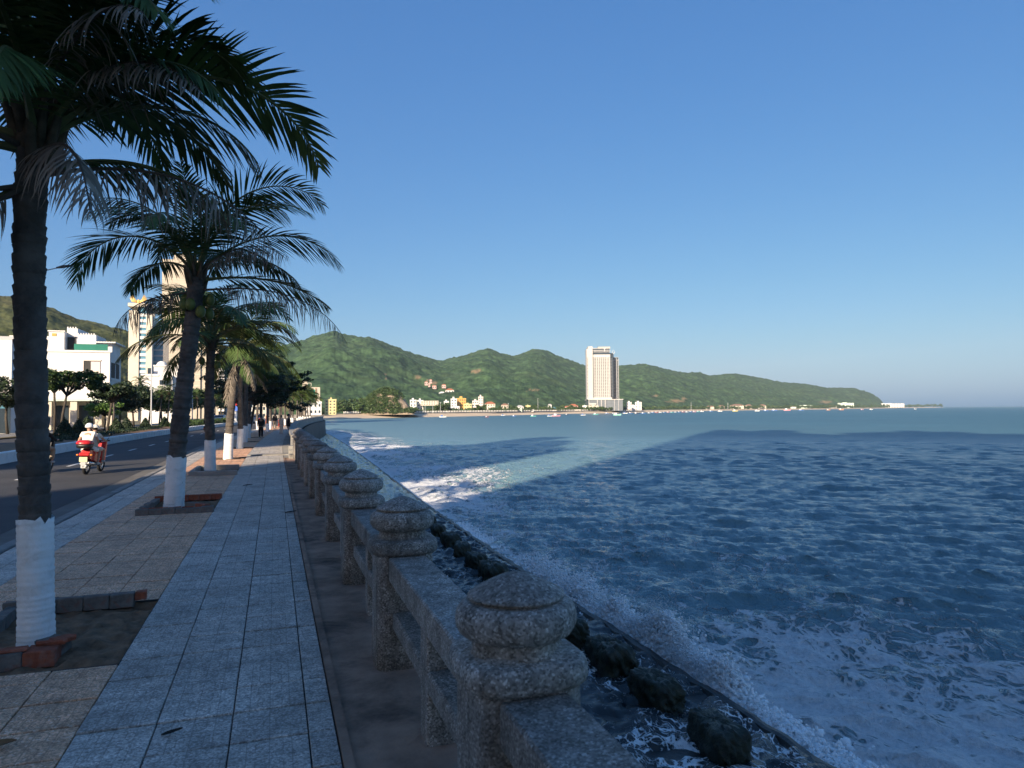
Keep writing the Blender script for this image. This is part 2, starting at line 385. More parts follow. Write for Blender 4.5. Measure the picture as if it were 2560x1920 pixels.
G = .008
def tile_mesh(name, w, l, mat, tint, bump_seed):
    b = .004; t = .0; x0, x1, y0, y1 = -w/2+G/2, w/2-G/2, -l/2+G, l/2-G
    v = [(x0, y0, -.02), (x1, y0, -.02), (x1, y1, -.02), (x0, y1, -.02), (x0, y0, -b), (x1, y0, -b), (x1, y1, -b), (x0, y1, -b),
         (x0+b, y0+b, 0), (x1-b, y0+b, 0), (x1-b, y1-b, 0), (x0+b, y1-b, 0)]
    f = [(8, 9, 10, 11)] + [(4+i, 4+(i+1) % 4, 8+(i+1) % 4, 8+i) for i in range(4)] + [(i, (i+1) % 4, 4+(i+1) % 4, 4+i) for i in range(4)]
    return v, f
def add_attr(me, tints):
    a = me.attributes.new('tint', 'FLOAT', 'POINT'); a.data.foreach_set('value', np.asarray(tints, np.float32))
COLS = []   # (x centre, width, material)
for i in range(3): COLS.append((-1.068+T*(i+.5), T, 'tile_grey'))
COLS.append((-1.068+3*T+.075, .15, 'tile_grey'))
for i in range(4): COLS.append((-1.068-T*(i+.5), T, 'tile_orange'))
for i in range(2): COLS.append((-2.748-.31*(i+.5), .31, 'tile_grey'))
VAR = {}
def variant(w, mat, k, ln=T):
    key = (w, mat, k, ln)
    if key not in VAR:
        v, f = tile_mesh('tile', w, ln, mat, 1, k); me = bpy.data.meshes.new('tile'); me.from_pydata(v, [], f); me.materials.append(M[mat])
        uv = me.uv_layers.new(name='UV'); off = random.Random(k).choice((0, 1, 2, 3))
        for lp in me.loops:
            p = v[lp.vertex_index]; q = ((p[0]+w/2)/T, (p[1]+T/2)/T)
            for _ in range(off if w == T else 0): q = (q[1], 1-q[0])
            uv.data[lp.index].uv = q
        add_attr(me, [.90+.04*k]*len(v)); VAR[key] = me
    return VAR[key]
far = {'tile_grey': ([], [], [], []), 'tile_orange': ([], [], [], [])}
rt = random.Random(3); count = 0
y = -1.2
rows = int((96-y)/T)
for j in range(rows):
    yc = y+T*(j+.5); c = c1(yc)
    for ci, (xc, w, mat) in enumerate(COLS):
        yy = yc + (.13 if mat == 'tile_orange' else 0) 
        x = xc; ta, tb = yy-T/2, yy+T/2
        for p in PITS:
            if p[0]-.01 < x < p[1]+.01 and tb > p[2] and ta < p[3]:
                if ta < p[2]: tb = min(tb, p[2])
                elif tb > p[3]: ta = max(ta, p[3])
                else: ta = tb
        if tb-ta < .03: continue
        ln = tb-ta; yy = (ta+tb)/2
        k = rt.randint(0, 4); dz = rt.uniform(-.004, .003)
        seen = (yc > 2.6 and yc < 13.2) and not (xc < -1.9 and yc < 6)
        if seen and count < 300:
            o = link('tile', variant(w, mat, k, round(ln, 3)), pavement, (x+c, yy, dz), 0)
            o.rotation_euler = (rt.uniform(-.004, .004), rt.uniform(-.004, .004), rt.uniform(-.003, .003)); count += 1
        else:
            V, Fc, Tn, U = far[mat]; v, f = tile_mesh('t', w, ln, mat, 1, k); n = len(V)
            V += [(p[0]+x+c, p[1]+yy, p[2]+dz) for p in v]; Tn += [.90+.04*k]*len(v); Fc += [tuple(i+n for i in q) for q in f]
            U += [((p[0]+w/2)/T, (p[1]+T/2)/T) for p in v]
for mat, (V, Fc, Tn, U) in far.items():
    me = bpy.data.meshes.new('tile_field'); me.from_pydata(V, [], Fc); me.materials.append(M[mat]); add_attr(me, Tn)
    uv = me.uv_layers.new(name='UV'); li = np.zeros(len(me.loops), np.int32); me.loops.foreach_get('vertex_index', li)
    uv.data.foreach_set('uv', np.asarray(U, np.float32)[li].ravel())
    o = link('tile_field', me, pavement); o['kind'] = 'stuff'

# raised threshold across the walk, brown ledge under the balustrade, kerb, gutter, road
struct('pavement_step', MB().box(-1.068, .62, 31.2, 31.62, -.02, .05, bev=.01), M['concrete'])
struct('balustrade_ledge', strip(.352, 1.45, -.012, -6, 29.5, .5, dz=.012), M['ledge'])
struct('ledge_edging', MB().box(.347, .40, -6, 29.5, -.03, .012), M['ledge'])
lg = strip(.352, 1.45, .0, 29.5, 200, 4); struct('upper_ledge', lg, M['concrete'])
kb = MB()
for y in np.arange(-6, 197, 1.0):
    c = c1(y+.5); kb.box(-3.60+c, -3.425+c, y+.006, y+.994, -.3, -.004+random.uniform(-.004, .002), bev=.015)
struct('near_kerb', kb, M['kerb_grey'])
struct('gutter', strip(-4.25, -3.58, -.135, -60, 200), M['road_gutter'])
struct('road', strip(-10.05, -4.2, -.131, -60, 210, dz=0), M['asphalt'])
rl = MB()
for y in np.arange(8, 190, 5.5):
    c = c1(y); rl.box(-7.25+c, -7.12+c, y, y+1.9, -.131, -.127)
struct('road_markings', rl, M['paint'])
km = MB()
for y in np.arange(-40, 196, 1.0):
    c = c1(y+.5); km.box(-10.35+c, -10.02+c, y+.004, y+.996, -.3, .30, bev=.02)
struct('median_kerb', km, M['kerb_white'])
struct('median_bed', strip(-13.6, -10.3, .22, -40, 196), M['soil'])
km = MB()
for y in np.arange(-40, 196, 2.0):
    c = c1(y+.5); km.box(-13.9+c, -13.58+c, y+.004, y+1.996, -.3, .16, bev=.02)
struct('median_far_kerb', km, M['kerb_white'])
struct('far_road', strip(-20.4, -13.8, -.131, -60, 210), M['asphalt'])
struct('far_pavement', strip(-24.4, -20.4, .03, -60, 210), M['kerb_grey'])

# ------------------------------------------------------------------ tree pits
def brick_mesh(l, w, h, seed, broken=False):
    r = random.Random(seed); m = MB(); m.box(-l/2, l/2, -w/2, w/2, 0, h, bev=.008)
    m.v = [(x+r.uniform(-.006, .006), y_+r.uniform(-.005, .005), z+r.uniform(-.006, .004)) for x, y_, z in m.v]
    if broken: m.v = [(x-(.05*r.random() if x > l*.3 else 0), y_, z) for x, y_, z in m.v]
    return m
def put_brick(par, x, y, z, rz, l=.21, w=.09, h=.075, seed=0, mat='brick', tilt=0, broken=False):
    o = brick_mesh(l, w, h, seed, broken).build('brick', M[mat], par, False, (x, y, z)); o.rotation_euler = (tilt, 0, rz); return o
def pit(p, label, style):
    x0, x1, y0, y1 = p; t = thing('tree_pit', label, 'tree pit', (0, 0, 0))
    s = MB(); nx, ny = 34, 46
    for j in range(ny+1):
        for i in range(nx+1):
            x = x0+(x1-x0)*i/nx; y_ = y0+(y1-y0)*j/ny; s.v.append((x, y_, -.10+.13*fbm(np.array([x*9]), np.array([y_*9]), 3)[0]))
    for j in range(ny):
        for i in range(nx): a = j*(nx+1)+i; s.f.append((a, a+1, a+nx+2, a+nx+1))
    s.build('soil', M['soil'], t, True)
    w = MB()
    for q in ((x0-.03, x0, y0, y1), (x1, x1+.008, y0, y1), (x0-.03, x1+.008, y0-.008, y0), (x0-.03, x1+.008, y1, y1+.008)): w.box(*q, -.2, -.001)
    w.build('pit_wall', M['mortar'], t)
    k = 0
    if style == 0:      # broken, half open
        for i, x in enumerate(np.arange(x0+.1, -1.27, .215)): put_brick(t, x, y1-.06, -.03, random.uniform(-.02, .02), .21, .1, .13, 50+i, 'brick_mortared')
        put_brick(t, -1.21, y1-.05, .03, .02, .1, .1, .075, 71)
        for i, x in enumerate((-2.3, -2.08, -1.86)): put_brick(t, x, y0+.33+.01*i, -.06, .05, .22, .2, .13, 80+i, 'brick_mortared'); put_brick(t, x+.03, y0+.33, .068, .06, .2, .1, .02, 90+i, 'brick')
        put_brick(t, -1.64, y0+.35, -.05, .03, .2, .2, .12, 85, 'brick'); put_brick(t, -1.60, y0+.42, .07, .02, .2, .05, .03, 86, 'brick')
        put_brick(t, -1.66, 6.50, -.06, -.75, .34, .16, .13, 87, 'brick_mortared', .05, True); put_brick(t, -1.55, 6.40, .06, -.75, .12, .15, .03, 88, 'brick')
        for i, y_ in enumerate(np.arange(y0+.6, y1-.1, .23)): put_brick(t, x0+.08, y_, -.05, 1.57, .22, .11, .12, 60+i, 'brick_mortared')
    elif style == 1:    # brick frame all round, a loose piece inside
        for i, x in enumerate(np.arange(x0+.1, x1-.05, .215)): put_brick(t, x, y0+.06, -.01, random.uniform(-.02, .02), .212, .11, .11+random.uniform(-.01, .01), i, 'brick_mortared')
        for i, x in enumerate(np.arange(x0+.2, x1-.2, .215)): put_brick(t, x, y0+.10, .098, random.uniform(-.05, .05), .2, .05, .015, 120+i, 'brick')
        for i, x in enumerate(np.arange(x0+.1, x1-.05, .215)): put_brick(t, x, y1-.06, -.02, random.uniform(-.03, .03), .212, .11, .12, 20+i, 'brick')
        for i, y_ in enumerate(np.arange(y0+.22, y1-.15, .215)): put_brick(t, x0+.06, y_, -.02, 1.57, .21, .11, .1+random.uniform(-.02, .03), 40+i, 'brick_mortared')
        put_brick(t, x1-.34, y0+.75, -.03, -1.0, .62, .12, .12, 58, 'brick_mortared'); put_brick(t, x1-.2, y0+.42, .02, -.9, .3, .12, .09, 59, 'brick')
    elif style == 2:    # rendered border
        for q in ((x0, x1+.05, y0, y0+.14), (x0, x1, y1-.12, y1), (x0, x0+.12, y0+.15, y1-.13)):
            MB().box(*q, -.1, .13, bev=.02).build('edging', M['concrete'], t)
    return t
PLAB = ['broken brick tree pit around the nearest white-footed palm', 'brick-edged tree pit of the second palm along the walk', 'tree pit with grey rendered border at the third palm',
        'sunlit flat tree pit of the fourth palm', 'open tree pit of the fifth palm', 'open tree pit of the sixth palm along the walk', 'open tree pit of the seventh palm along the walk']
for i, p in enumerate(PITS): pit(p, PLAB[i], (0, 1, 2, 3, 3, 3, 3)[i])
# fallen leaf and bits of litter on the tiles
def dry_leaf(x, y, l, w, rz, label, mat='frond_dead'):
    m = MB(); n = 7
    for i in range(n+1):
        s = i/n; ww = w*math.sin(PI*min(1, .08+.92*s))**.8*.5
        m.v += [(l*(s-.5), -ww, .012+.02*s*s+ww*.3), (l*(s-.5), 0, .006+.02*s*s), (l*(s-.5), ww, .012+.02*s*s+ww*.4)]
    for i in range(n):
        for k in range(2): a = i*3+k; m.f.append((a, a+3, a+4, a+1))
    o = m.build('fallen_leaf', M[mat], None, True, (x, y, .002), rz); tag(o, label, 'leaf', 'fallen leaves on the paving')
M['leaf_brown'] = pm('brown_leaf', (.22, .11, .04), .7, .3, 8, 0)
M['leaf_black'] = pm('rotted_leaf', (.03, .025, .02), .9, .3, 8, 0)
p_ = (-1.42, 4.62); dry_leaf(*p_, .17, .08, .15, 'curled brown fallen leaf on the ochre tiles, lower left', 'leaf_brown')
for px, py, l, w, rz, lb, mt in ((430, 1838, .11, .035, .1, 'dark scrap of leaf near the middle of the grey tiles', 'leaf_black'), 
        (727, 1282, .2, .06, .1, 'dark shrivelled leaf beside the balustrade ledge', 'leaf_black'), (620, 1214, .24, .05, .05, 'thin dark leaf on the grey tiles level with the third palm', 'leaf_black'),
         (416, 1226, .1, .08, .4, 'dark blob of leaf on the ochre tiles behind the second palm', 'leaf_black')):
    q = ray(px, py); t_ = -EYE/q.z; dry_leaf(q.x*t_, q.y*t_, l, w, rz, lb, mt)

# ------------------------------------------------------------------ balustrade
PX, PS, P0, PH = .90, 2.62, 2.66, 1.19
prof = [(.205, -.03), (.205, .30), (.206, .62), (.205, .786), (.207, .790), (.224, .793), (.240, .806), (.247, .828), (.247, .858), (.240, .880), (.226, .891), (.206, .895), (.168, .897), (.163, .905), (.163, .945),
        (.168, .952), (.196, .957), (.220, .974), (.233, 1.000), (.235, 1.026), (.229, 1.054), (.213, 1.076), (.196, 1.086), (.190, 1.088), (.164, 1.090), (.161, 1.095), (.164, 1.101), (.188, 1.103), (.187, 1.108), (.172, 1.120), (.12, 1.148), (.06, 1.176), (.018, 1.189), (.004, 1.191)]
exs = [6]*4+[5]+[3.6]*7+[3]*4+[2.2]*18
bal = thing('balustrade', 'grey washed-pebble stone balustrade with mushroom-capped posts along the sea', 'balustrade', (PX, 0, 0))
shaft = MB().lathe(prof[:6], 40, ex=exs[:6]).mesh('post', M['stone'], True)
colr = MB().lathe(prof[4:14], 40, ex=exs[4:14]).mesh('collar', M['stone'], True)
capm = MB().lathe(prof[12:], 40, ex=exs[12:]).mesh('cap', M['stone'], True)
for me in (shaft,):
    md = None
railm = MB().box(-.135, .135, .20, PS-.20, .620, .785, bev=.010).mesh('top_rail', M['stone'])
lowm = MB().box(-.105, .105, .20, PS-.20, .28, .40, bev=.014).mesh('lower_rail', M['stone'])
midm = MB().box(-.10, .10, PS/2-.10, PS/2+.10, -.02, .620, bev=.010).mesh('short_post', M['stone'])
NP = 11
for i in range(-1, NP):
    yy = P0+PS*i
    rz = random.uniform(-.03, .03)
    p = link('post', shaft, bal, (0, yy, 0), rz); p['label'] = 'end post in the sunlight' if i == NP-1 else 'stone post with round cap'
    link('collar', colr, p); link('cap', capm, p, None, random.uniform(0, 6))
    if i < NP-1:
        for nm, me in (('top_rail', railm), ('lower_rail', lowm), ('short_post', midm)):
            o = link(nm, me, bal, (random.uniform(-.004, .004), yy, random.uniform(-.004, .004)))
# beyond the end post: steps and a solid rendered parapet that follows the bend
stp = thing('wall_steps', 'small block steps beside the sunlit end post of the balustrade', 'steps', (PX, 29.9, 0))
for k in range(3): MB().box(-.36-.0*k, .20, -.9+.42*k, -.9+.42*(k+1), -.02, .16+.14*k, bev=.012).build('step', M['concrete'], stp)
pw = MB(); ys = np.arange(31.2, 222, 3.0)
for y in ys:
    c = c1(y)+PX
    for x, z in ((-.16, -.05), (-.16, .66), (-.24, .70), (-.24, .84), (.24, .84), (.24, .70), (.16, .66), (.16, -.05)): pw.v.append((c+x, y, z))
for i in range(len(ys)-1):
    for k in range(8): pw.f.append((i*8+k, i*8+(k+1) % 8, (i+1)*8+(k+1) % 8, (i+1)*8+k))
pw.f += [tuple(range(8)), tuple(range(len(pw.v)-1, len(pw.v)-9, -1))]
wl_ = pw.build('parapet_wall', M['concrete']); tag(wl_, 'low solid parapet wall curving away beyond the balustrade', 'wall')

# ------------------------------------------------------------------ sea wall, lower step, blocks
sw = MB(); n = len(WALLY)
for y in WALLY: c = c1(y); sw.v += [(1.45+c, y, 0), (1.62+c, y, -3.4), (1.2+c, y, 0.0)]
for i in range(n-1): sw.f += [(3*i, 3*i+1, 3*i+4, 3*i+3), (3*i+2, 3*i, 3*i+3, 3*i+5)]
struct('sea_wall', sw, M['wall_sea'])
ss = MB(); prof_s = [(1.5, -2.99), (4.0, -2.98), (6.66, -2.985), (6.84, -2.965), (6.88, -2.905), (6.94, -2.89), (7.01, -2.895), (7.05, -2.95), (7.12, -3.05), (7.35, -3.9)]
ysl = np.concatenate([np.arange(-10, 2, .7), np.arange(2, 34, .11), np.arange(34, 224, .7)])
for y in ysl:
    c = c1(y); j = .10*float(fbm(np.array([y*2.1]), np.array([0.]), 5)[0])-.05; ss.v += [(x+float(cm_(x, y))+(j if x > 6.5 else 0), y, z+(.07*float(fbm(np.array([y*2.3+x]), np.array([x*7]), 9, 4)[0])-.035 if x > 6.8 else 0)) for x, z in prof_s]
m_ = len(prof_s)
for i in range(len(ysl)-1):
    for k in range(m_-1): ss.f.append((i*m_+k, i*m_+k+1, (i+1)*m_+k+1, (i+1)*m_+k))
struct('revetment_step', ss, M['wet_slab'])

def block_mesh(seed):
    nu, nv = 72, 34; L_, W_, H_ = .56, .27, .33; V = []
    r = np.random.default_rng(seed)
    for j in range(nv+1):
        a = -PI/2+PI*j/nv
        for i in range(nu):
            w = 2*PI*i/nu; cx, cy, cz = math.cos(a)*math.cos(w), math.cos(a)*math.sin(w), math.sin(a)
            q = (abs(cx)**5+abs(cy)**5+abs(cz)**5)**(-1/5); V.append((cx*q, cy*q, cz*q))
    V = np.array(V)
    nz = fbm(V[:, 0]*3+V[:, 2]*2+seed, V[:, 1]*3-V[:, 2]*1.7, seed, 4)-.5
    nf = r.normal(0, .012, len(V))
    nz2 = fbm(V[:, 0]*9+V[:, 2]*8+seed, V[:, 1]*14-V[:, 2]*7, seed+4, 3)-.5
    V = V*(1+.34*nz+.22*nz2+nf)[:, None]*np.array([W_, L_, H_])*(1-.14*V[:, 1:2])
    Fq = np.array([(j*nu+i, j*nu+(i+1) % nu, (j+1)*nu+(i+1) % nu, (j+1)*nu+i) for j in range(nv) for i in range(nu)])
    return np_mesh('block', V, Fq, M['moss'], False)
bm_ = [block_mesh(s) for s in (1, 2, 3, 4)]
BY = [6.9, 8.75, 10.5, 12.2, 13.9, 15.7, 17.5, 19.4, 21.1, 22.9, 24.8, 26.9, 29.2, 34.0]
BL = ['nearest black mossy block on the wet lower step', 'black mossy block, second from the bottom of the picture', 'black mossy block, third along the wet step', 'mossy block just behind the nearest post cap']
for i, y in enumerate(BY):
    o = link('mossy_block', bm_[i % 4], None, (5.86+random.uniform(-.06, .06)+float(cE(y)), y, -2.84), random.uniform(-.2, .2))
    s = random.uniform(.9, 1.15); o.scale = (s, s*random.uniform(.95, 1.15), s)
    tag(o, BL[i] if i < 4 else 'rounded mossy block in the row seen past the second post', 'block', 'mossy blocks on the lower step')

# ------------------------------------------------------------------ sea
def waves(X, Y, spacing, seed=4, n=130, amp=1.0, lmin=.28, lmax=13, main=R(214), spread=R(44)):
    r = np.random.default_rng(seed); Z = np.zeros_like(X); DX = np.zeros_like(X); DY = np.zeros_like(X)
    lam = np.exp(r.uniform(math.log(lmin), math.log(lmax), n)); th = main + r.normal(0, 1, n)*spread*.5
    a = amp*.0074*np.minimum(lam, 1.5)**.5*(np.maximum(lam, 1.5)/1.5)**-.2*np.exp(-(lam/9)**3)*r.uniform(.5, 1.3, n); ph = r.uniform(0, 2*PI, n)
    for l, t, q, p in zip(lam, th, a, ph):
        k = 2*PI/l; dx, dy = math.sin(t), math.cos(t); w = np.clip(l/(spacing*2.0)-.5, 0, 1)
        arg = k*(X*dx+Y*dy)+p; s = np.sin(arg); Z += q*w*s; c = np.cos(arg)*q*w*1.25; DX += dx*c; DY += dy*c
    return Z, DX, DY
def edge_x(Y): return LEDGE_X + cE(Y)
rr_ = [4.0]
while rr_[-1] < 14000:
    q = rr_[-1]; rr_.append(q + max(.05, min(.0042*q+.012*max(0, q-40)/40*q/6, q*.05)))
rr_ = np.array(rr_); NA = 800
aa = np.linspace(R(-24), R(86), NA)
RR, AA = np.meshgrid(rr_, aa, indexing='ij'); X = RR*np.sin(AA); Y = RR*np.cos(AA)
sp = np.maximum(np.gradient(rr_)[:, None]*np.ones((1, NA)), RR*(aa[1]-aa[0]))
Zw, DX, DY = waves(X, Y, sp)
d_edge = X-edge_x(Y)
lf = fbm(X*.11, Y*.11, 21, 4); lf2 = fbm(X*.45+3, Y*.3, 33, 4); lf3 = fbm(X*.03, Y*.03, 41, 3)
shoal = np.clip(1-d_edge/9, 0, 1)
Zw = Zw*np.clip(.25+d_edge*.5, .25, 1)*np.clip(1.2-.7*(lf3-.5)*2, .6, 1.5)-.05*shoal
# breaker swelling along the step
Zw = Zw + .10*np.exp(-((d_edge-1.3-.8*lf2)/.6)**2)*np.clip(lf*2.2-.5, 0, 1) + .14*np.exp(-((d_edge-4.6-3*lf)/.8)**2)*lf2
far_surf = np.clip((Y-35)/40, 0, 1)
foam = .85*np.exp(-np.clip(d_edge-.3, 0, 99)/(.5+1.5*lf)) + .52*np.exp(-((d_edge-2.6)/(2.0+2*far_surf))**2)*np.clip(lf*1.9-.35, 0, 1) + .60*np.exp(-((d_edge-6.5)/3.6)**2)*np.clip(lf*2.2-.6, 0, 1)
foam += .50*np.exp(-((d_edge-1.6-1.2*(lf2-.5))/(1.3+2.6*lf))**2)*np.clip(1.25-np.abs(Y-7.5)/11, 0, 1)*np.clip(lf2*2.0-.25, .3, 1)
foam += far_surf*.5*np.clip(1-d_edge/17, 0, 1)*np.clip(lf2*2.2-.55, 0, 1) + .32*np.exp(-np.clip(d_edge, 0, 999)/22)*np.clip(lf2*2-.75, 0, 1)
foam += .35*np.clip(Zw/.22-.55, 0, 1)*np.exp(-np.clip(d_edge, 0, 999)/10)
foam = np.where(d_edge > 260, 0, foam)
near_ = np.clip(1.6-sp/.16, 0, 1)
lump = fbm(X*3.1, Y*2.6, 61, 4)-.45
Zw = Zw+near_*np.clip(foam-.25, 0, .8)*(.20*lump+.05)
chop = np.clip((sp-.08)/1.2, 0, 1)
V = np.stack([X+DX, Y+DY, SEA_Z+Zw], -1).reshape(-1, 3); NR = len(rr_)
idx = np.arange(NR*NA).reshape(NR, NA)
Fq = np.stack([idx[:-1, :-1], idx[:-1, 1:], idx[1:, 1:], idx[1:, :-1]], -1).reshape(-1, 4)
keep = (d_edge[:-1, :-1].reshape(-1) > -1.5) & ((X > -60)[:-1, :-1].reshape(-1))
Fq = Fq[keep][:, ::-1]
def water_mat(name, deep, murk, rough, foam_scale, bumpk):
    m, N, L, P = nodes(name); v = coord(N, 'World')
    A = N.new('ShaderNodeAttribute'); A.attribute_name = 'foam'; fo = A.outputs['Fac']
    w = N.new('ShaderNodeTexNoise'); w.inputs['Scale'].default_value = .9; w.inputs['Detail'].default_value = 3; L.new(v, w.inputs['Vector'])
    vm = N.new('ShaderNodeVectorMath'); vm.operation = 'MULTIPLY_ADD'; L.new(w.outputs['Color'], vm.inputs[0]); vm.inputs[1].default_value = (1.1, 1.1, 0); L.new(v, vm.inputs[2])
    fmap = N.new('ShaderNodeMapping'); fmap.inputs['Scale'].default_value = (1.25, .8, 1); L.new(vm.outputs[0], fmap.inputs[0]); fv = fmap.outputs[0]
    def lacing(sc, w):
        vo = N.new('ShaderNodeTexVoronoi'); vo.feature = 'DISTANCE_TO_EDGE'; vo.inputs['Scale'].default_value = sc; L.new(fv, vo.inputs['Vector'])
        q = N.new('ShaderNodeMapRange'); L.new(vo.outputs['Distance'], q.inputs[0]); q.inputs[1].default_value = 0; q.inputs[2].default_value = w; q.inputs[3].default_value = 1; q.inputs[4].default_value = 0; return q.outputs[0]
    nz = noise_n(N, L, fv, 1.1, 9, .66); nz2 = noise_n(N, L, v, 11, 5, .65)
    s = math_n(N, L, 'MULTIPLY', nz, .60)
    for sc_, w_, k_ in ((foam_scale, .14, .16), (foam_scale*3.0, .20, .20), (foam_scale*8, .26, .16)): s = math_n(N, L, 'ADD', s, math_n(N, L, 'MULTIPLY', lacing(sc_, w_), k_))
    s = math_n(N, L, 'ADD', s, math_n(N, L, 'MULTIPLY', nz2, .09))
    th = math_n(N, L, 'MULTIPLY_ADD', fo, -.50, .86)
    mr = N.new('ShaderNodeMapRange'); L.new(math_n(N, L, 'SUBTRACT', s, th), mr.inputs[0]); mr.inputs[1].default_value = -.03; mr.inputs[2].default_value = .10
    fm = mr.outputs[0]
    big = noise_n(N, L, v, .022, 4, .6); cr0 = ramp(N, [(.38, deep), (.62, mul(deep, 1.25))]); L.new(big, cr0.inputs[0]); si = N.new('ShaderNodeAttribute'); si.attribute_name = 'silt_lift'
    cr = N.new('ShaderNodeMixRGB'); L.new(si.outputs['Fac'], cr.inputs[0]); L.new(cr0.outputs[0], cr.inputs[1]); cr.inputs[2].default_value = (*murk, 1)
    mx = N.new('ShaderNodeMixRGB'); L.new(fm, mx.inputs[0]); L.new(cr.outputs[0], mx.inputs[1]); wr = ramp(N, [(.30, (.68, .71, .73)), (.58, (.94, .94, .94))]); L.new(nz2, wr.inputs[0]); L.new(wr.outputs[0], mx.inputs[2])
    L.new(mx.outputs[0], P.inputs['Base Color']); ch = N.new('ShaderNodeAttribute'); ch.attribute_name = 'chop'
    L.new(math_n(N, L, 'ADD', math_n(N, L, 'MULTIPLY_ADD', fm, .55, rough), math_n(N, L, 'MULTIPLY', ch.outputs['Fac'], .34)), P.inputs['Roughness']); P.inputs['IOR'].default_value = 1.333; P.inputs['Specular IOR Level'].default_value = .8
    st = N.new('ShaderNodeMapping'); st.inputs['Rotation'].default_value = (0, 0, -R(50)); st.inputs['Scale'].default_value = (1, .55, 1); L.new(v, st.inputs[0])
    h = math_n(N, L, 'ADD', math_n(N, L, 'MULTIPLY', noise_n(N, L, st.outputs[0], 4.5, 7, .72), 1.1), math_n(N, L, 'MULTIPLY', noise_n(N, L, st.outputs[0], .55, 5, .6), 2.2))
    h = math_n(N, L, 'ADD', h, math_n(N, L, 'MULTIPLY', fm, .35)); h = math_n(N, L, 'ADD', h, math_n(N, L, 'MULTIPLY', math_n(N, L, 'MULTIPLY', fm, nz2), 1.0))
    b = N.new('ShaderNodeBump'); b.inputs['Strength'].default_value = 1; b.inputs['Distance'].default_value = bumpk; L.new(h, b.inputs['Height']); L.new(b.outputs[0], P.inputs['Normal'])
    return m
M['sea'] = water_mat('sea_water', (.042, .108, .130), (.185, .305, .335), .04, .8, .15)  # open-sea colour darkened, inshore colour raised, to even out sun and shade
M['film'] = water_mat('thin_water', (.02, .026, .028), (.035, .042, .042), .07, 2.4, .03)
sea = link('sea', np_mesh('sea', V, Fq, M['sea'], True, {'foam': foam.reshape(-1), 'chop': chop.reshape(-1), 'silt_lift': (np.exp(-np.clip(d_edge, 0, None)/70)).reshape(-1)})); sea['kind'] = 'structure'  # silty inshore water also painted paler to lift the shaded part

# sheet of water running over the lower step
xs = np.arange(1.5, 6.86, .06); yy = np.concatenate([np.arange(2, 32, .06), np.arange(32, 222, .5)])
YY, XX = np.meshgrid(yy, xs, indexing='ij'); Cc = cY(yy)[:, None]
Zl, a_, b_ = waves(XX, YY, np.full_like(XX, .08), 8, 60, 1.5, .2, 1.6, R(200), R(90))
fl = fbm(XX*.5, YY*.35, 77, 4)
Zl = -2.925 + Zl + .05*np.clip((XX-5.9)/.7, 0, 1)*(fl*2-.6)
V = np.stack([XX+cm_(XX, YY), YY, Zl], -1).reshape(-1, 3); ny, nx = XX.shape; idx = np.arange(nx*ny).reshape(ny, nx)
Fq = np.stack([idx[:-1, :-1], idx[:-1, 1:], idx[1:, 1:], idx[1:, :-1]], -1).reshape(-1, 4)
ff = np.clip(.34+.6*(fl-.45)*2.2, 0, .85)*np.clip(1-(YY-16)/30, .0, 1)
o = link('shallow_water', np_mesh('shallow_water', V, Fq, M['film'], True, {'foam': ff.reshape(-1)})); o['kind'] = 'structure'

# ------------------------------------------------------------------ breaking spray and foam heaps along the step
M['spray'] = pm('spray_foam', (.92, .92, .92), .6, .05, 3, 0)
sn = M['spray'].node_tree.nodes['Principled BSDF']; sn.inputs['Subsurface Weight'].default_value = .0; sn.inputs['Subsurface Radius'].default_value = (.12, .12, .12)
ph_ = (1+5**.5)/2
ICO = np.array([(-1, ph_, 0), (1, ph_, 0), (-1, -ph_, 0), (1, -ph_, 0), (0, -1, ph_), (0, 1, ph_), (0, -1, -ph_), (0, 1, -ph_), (ph_, 0, -1), (ph_, 0, 1), (-ph_, 0, -1), (-ph_, 0, 1)])/math.sqrt(1+ph_*ph_)
ICF = np.array([(0, 11, 5), (0, 5, 1), (0, 1, 7), (0, 7, 10), (0, 10, 11), (1, 5, 9), (5, 11, 4), (11, 10, 2), (10, 7, 6), (7, 1, 8), (3, 9, 4), (3, 4, 2), (3, 2, 6), (3, 6, 8), (3, 8, 9), (4, 9, 5), (2, 4, 11), (6, 2, 10), (8, 6, 7), (9, 8, 1)])
TET = np.array([(1, 1, 1), (1, -1, -1), (-1, 1, -1), (-1, -1, 1)])/1.7
TEF = np.array([(0, 1, 2), (0, 2, 3), (0, 3, 1), (1, 3, 2)])
def blobs(P, rad, base, faces, name, label, smooth):
    n = len(P); rng = np.random.default_rng(n); S = rad[:, None, None]*base[None]*rng.uniform(.65, 1.35, (n, 1, 3))
    if len(base) == 12: S = S*rng.uniform(.8, 1.2, (n, 12, 1))
    V = (S+P[:, None, :]).reshape(-1, 3); Fq = (faces[None]+np.arange(n)[:, None, None]*len(base)).reshape(-1, 3)
    o = link(name, np_mesh(name, V, Fq, M['spray'], smooth)); tag(o, label, 'foam', None, 'stuff')
rg = np.random.default_rng(12)
PL = [  # y centre, length, height, lean outward, density
    (11.0, 1.0, .66, .34, 2600), (12.6, 1.3, .88, .40, 4200), (14.6, 1.2, .70, .5, 2600), (17.0, 1.6, .72, .8, 1300), (19.6, 2.2, 1.0, .9, 1000), (9.2, 1.0, .26, .35, 900), (7.3, 1.1, .24, .45, 900), (5.8, .9, .18, .4, 600)]
PP = []; RD = []; DP = []; DR = []
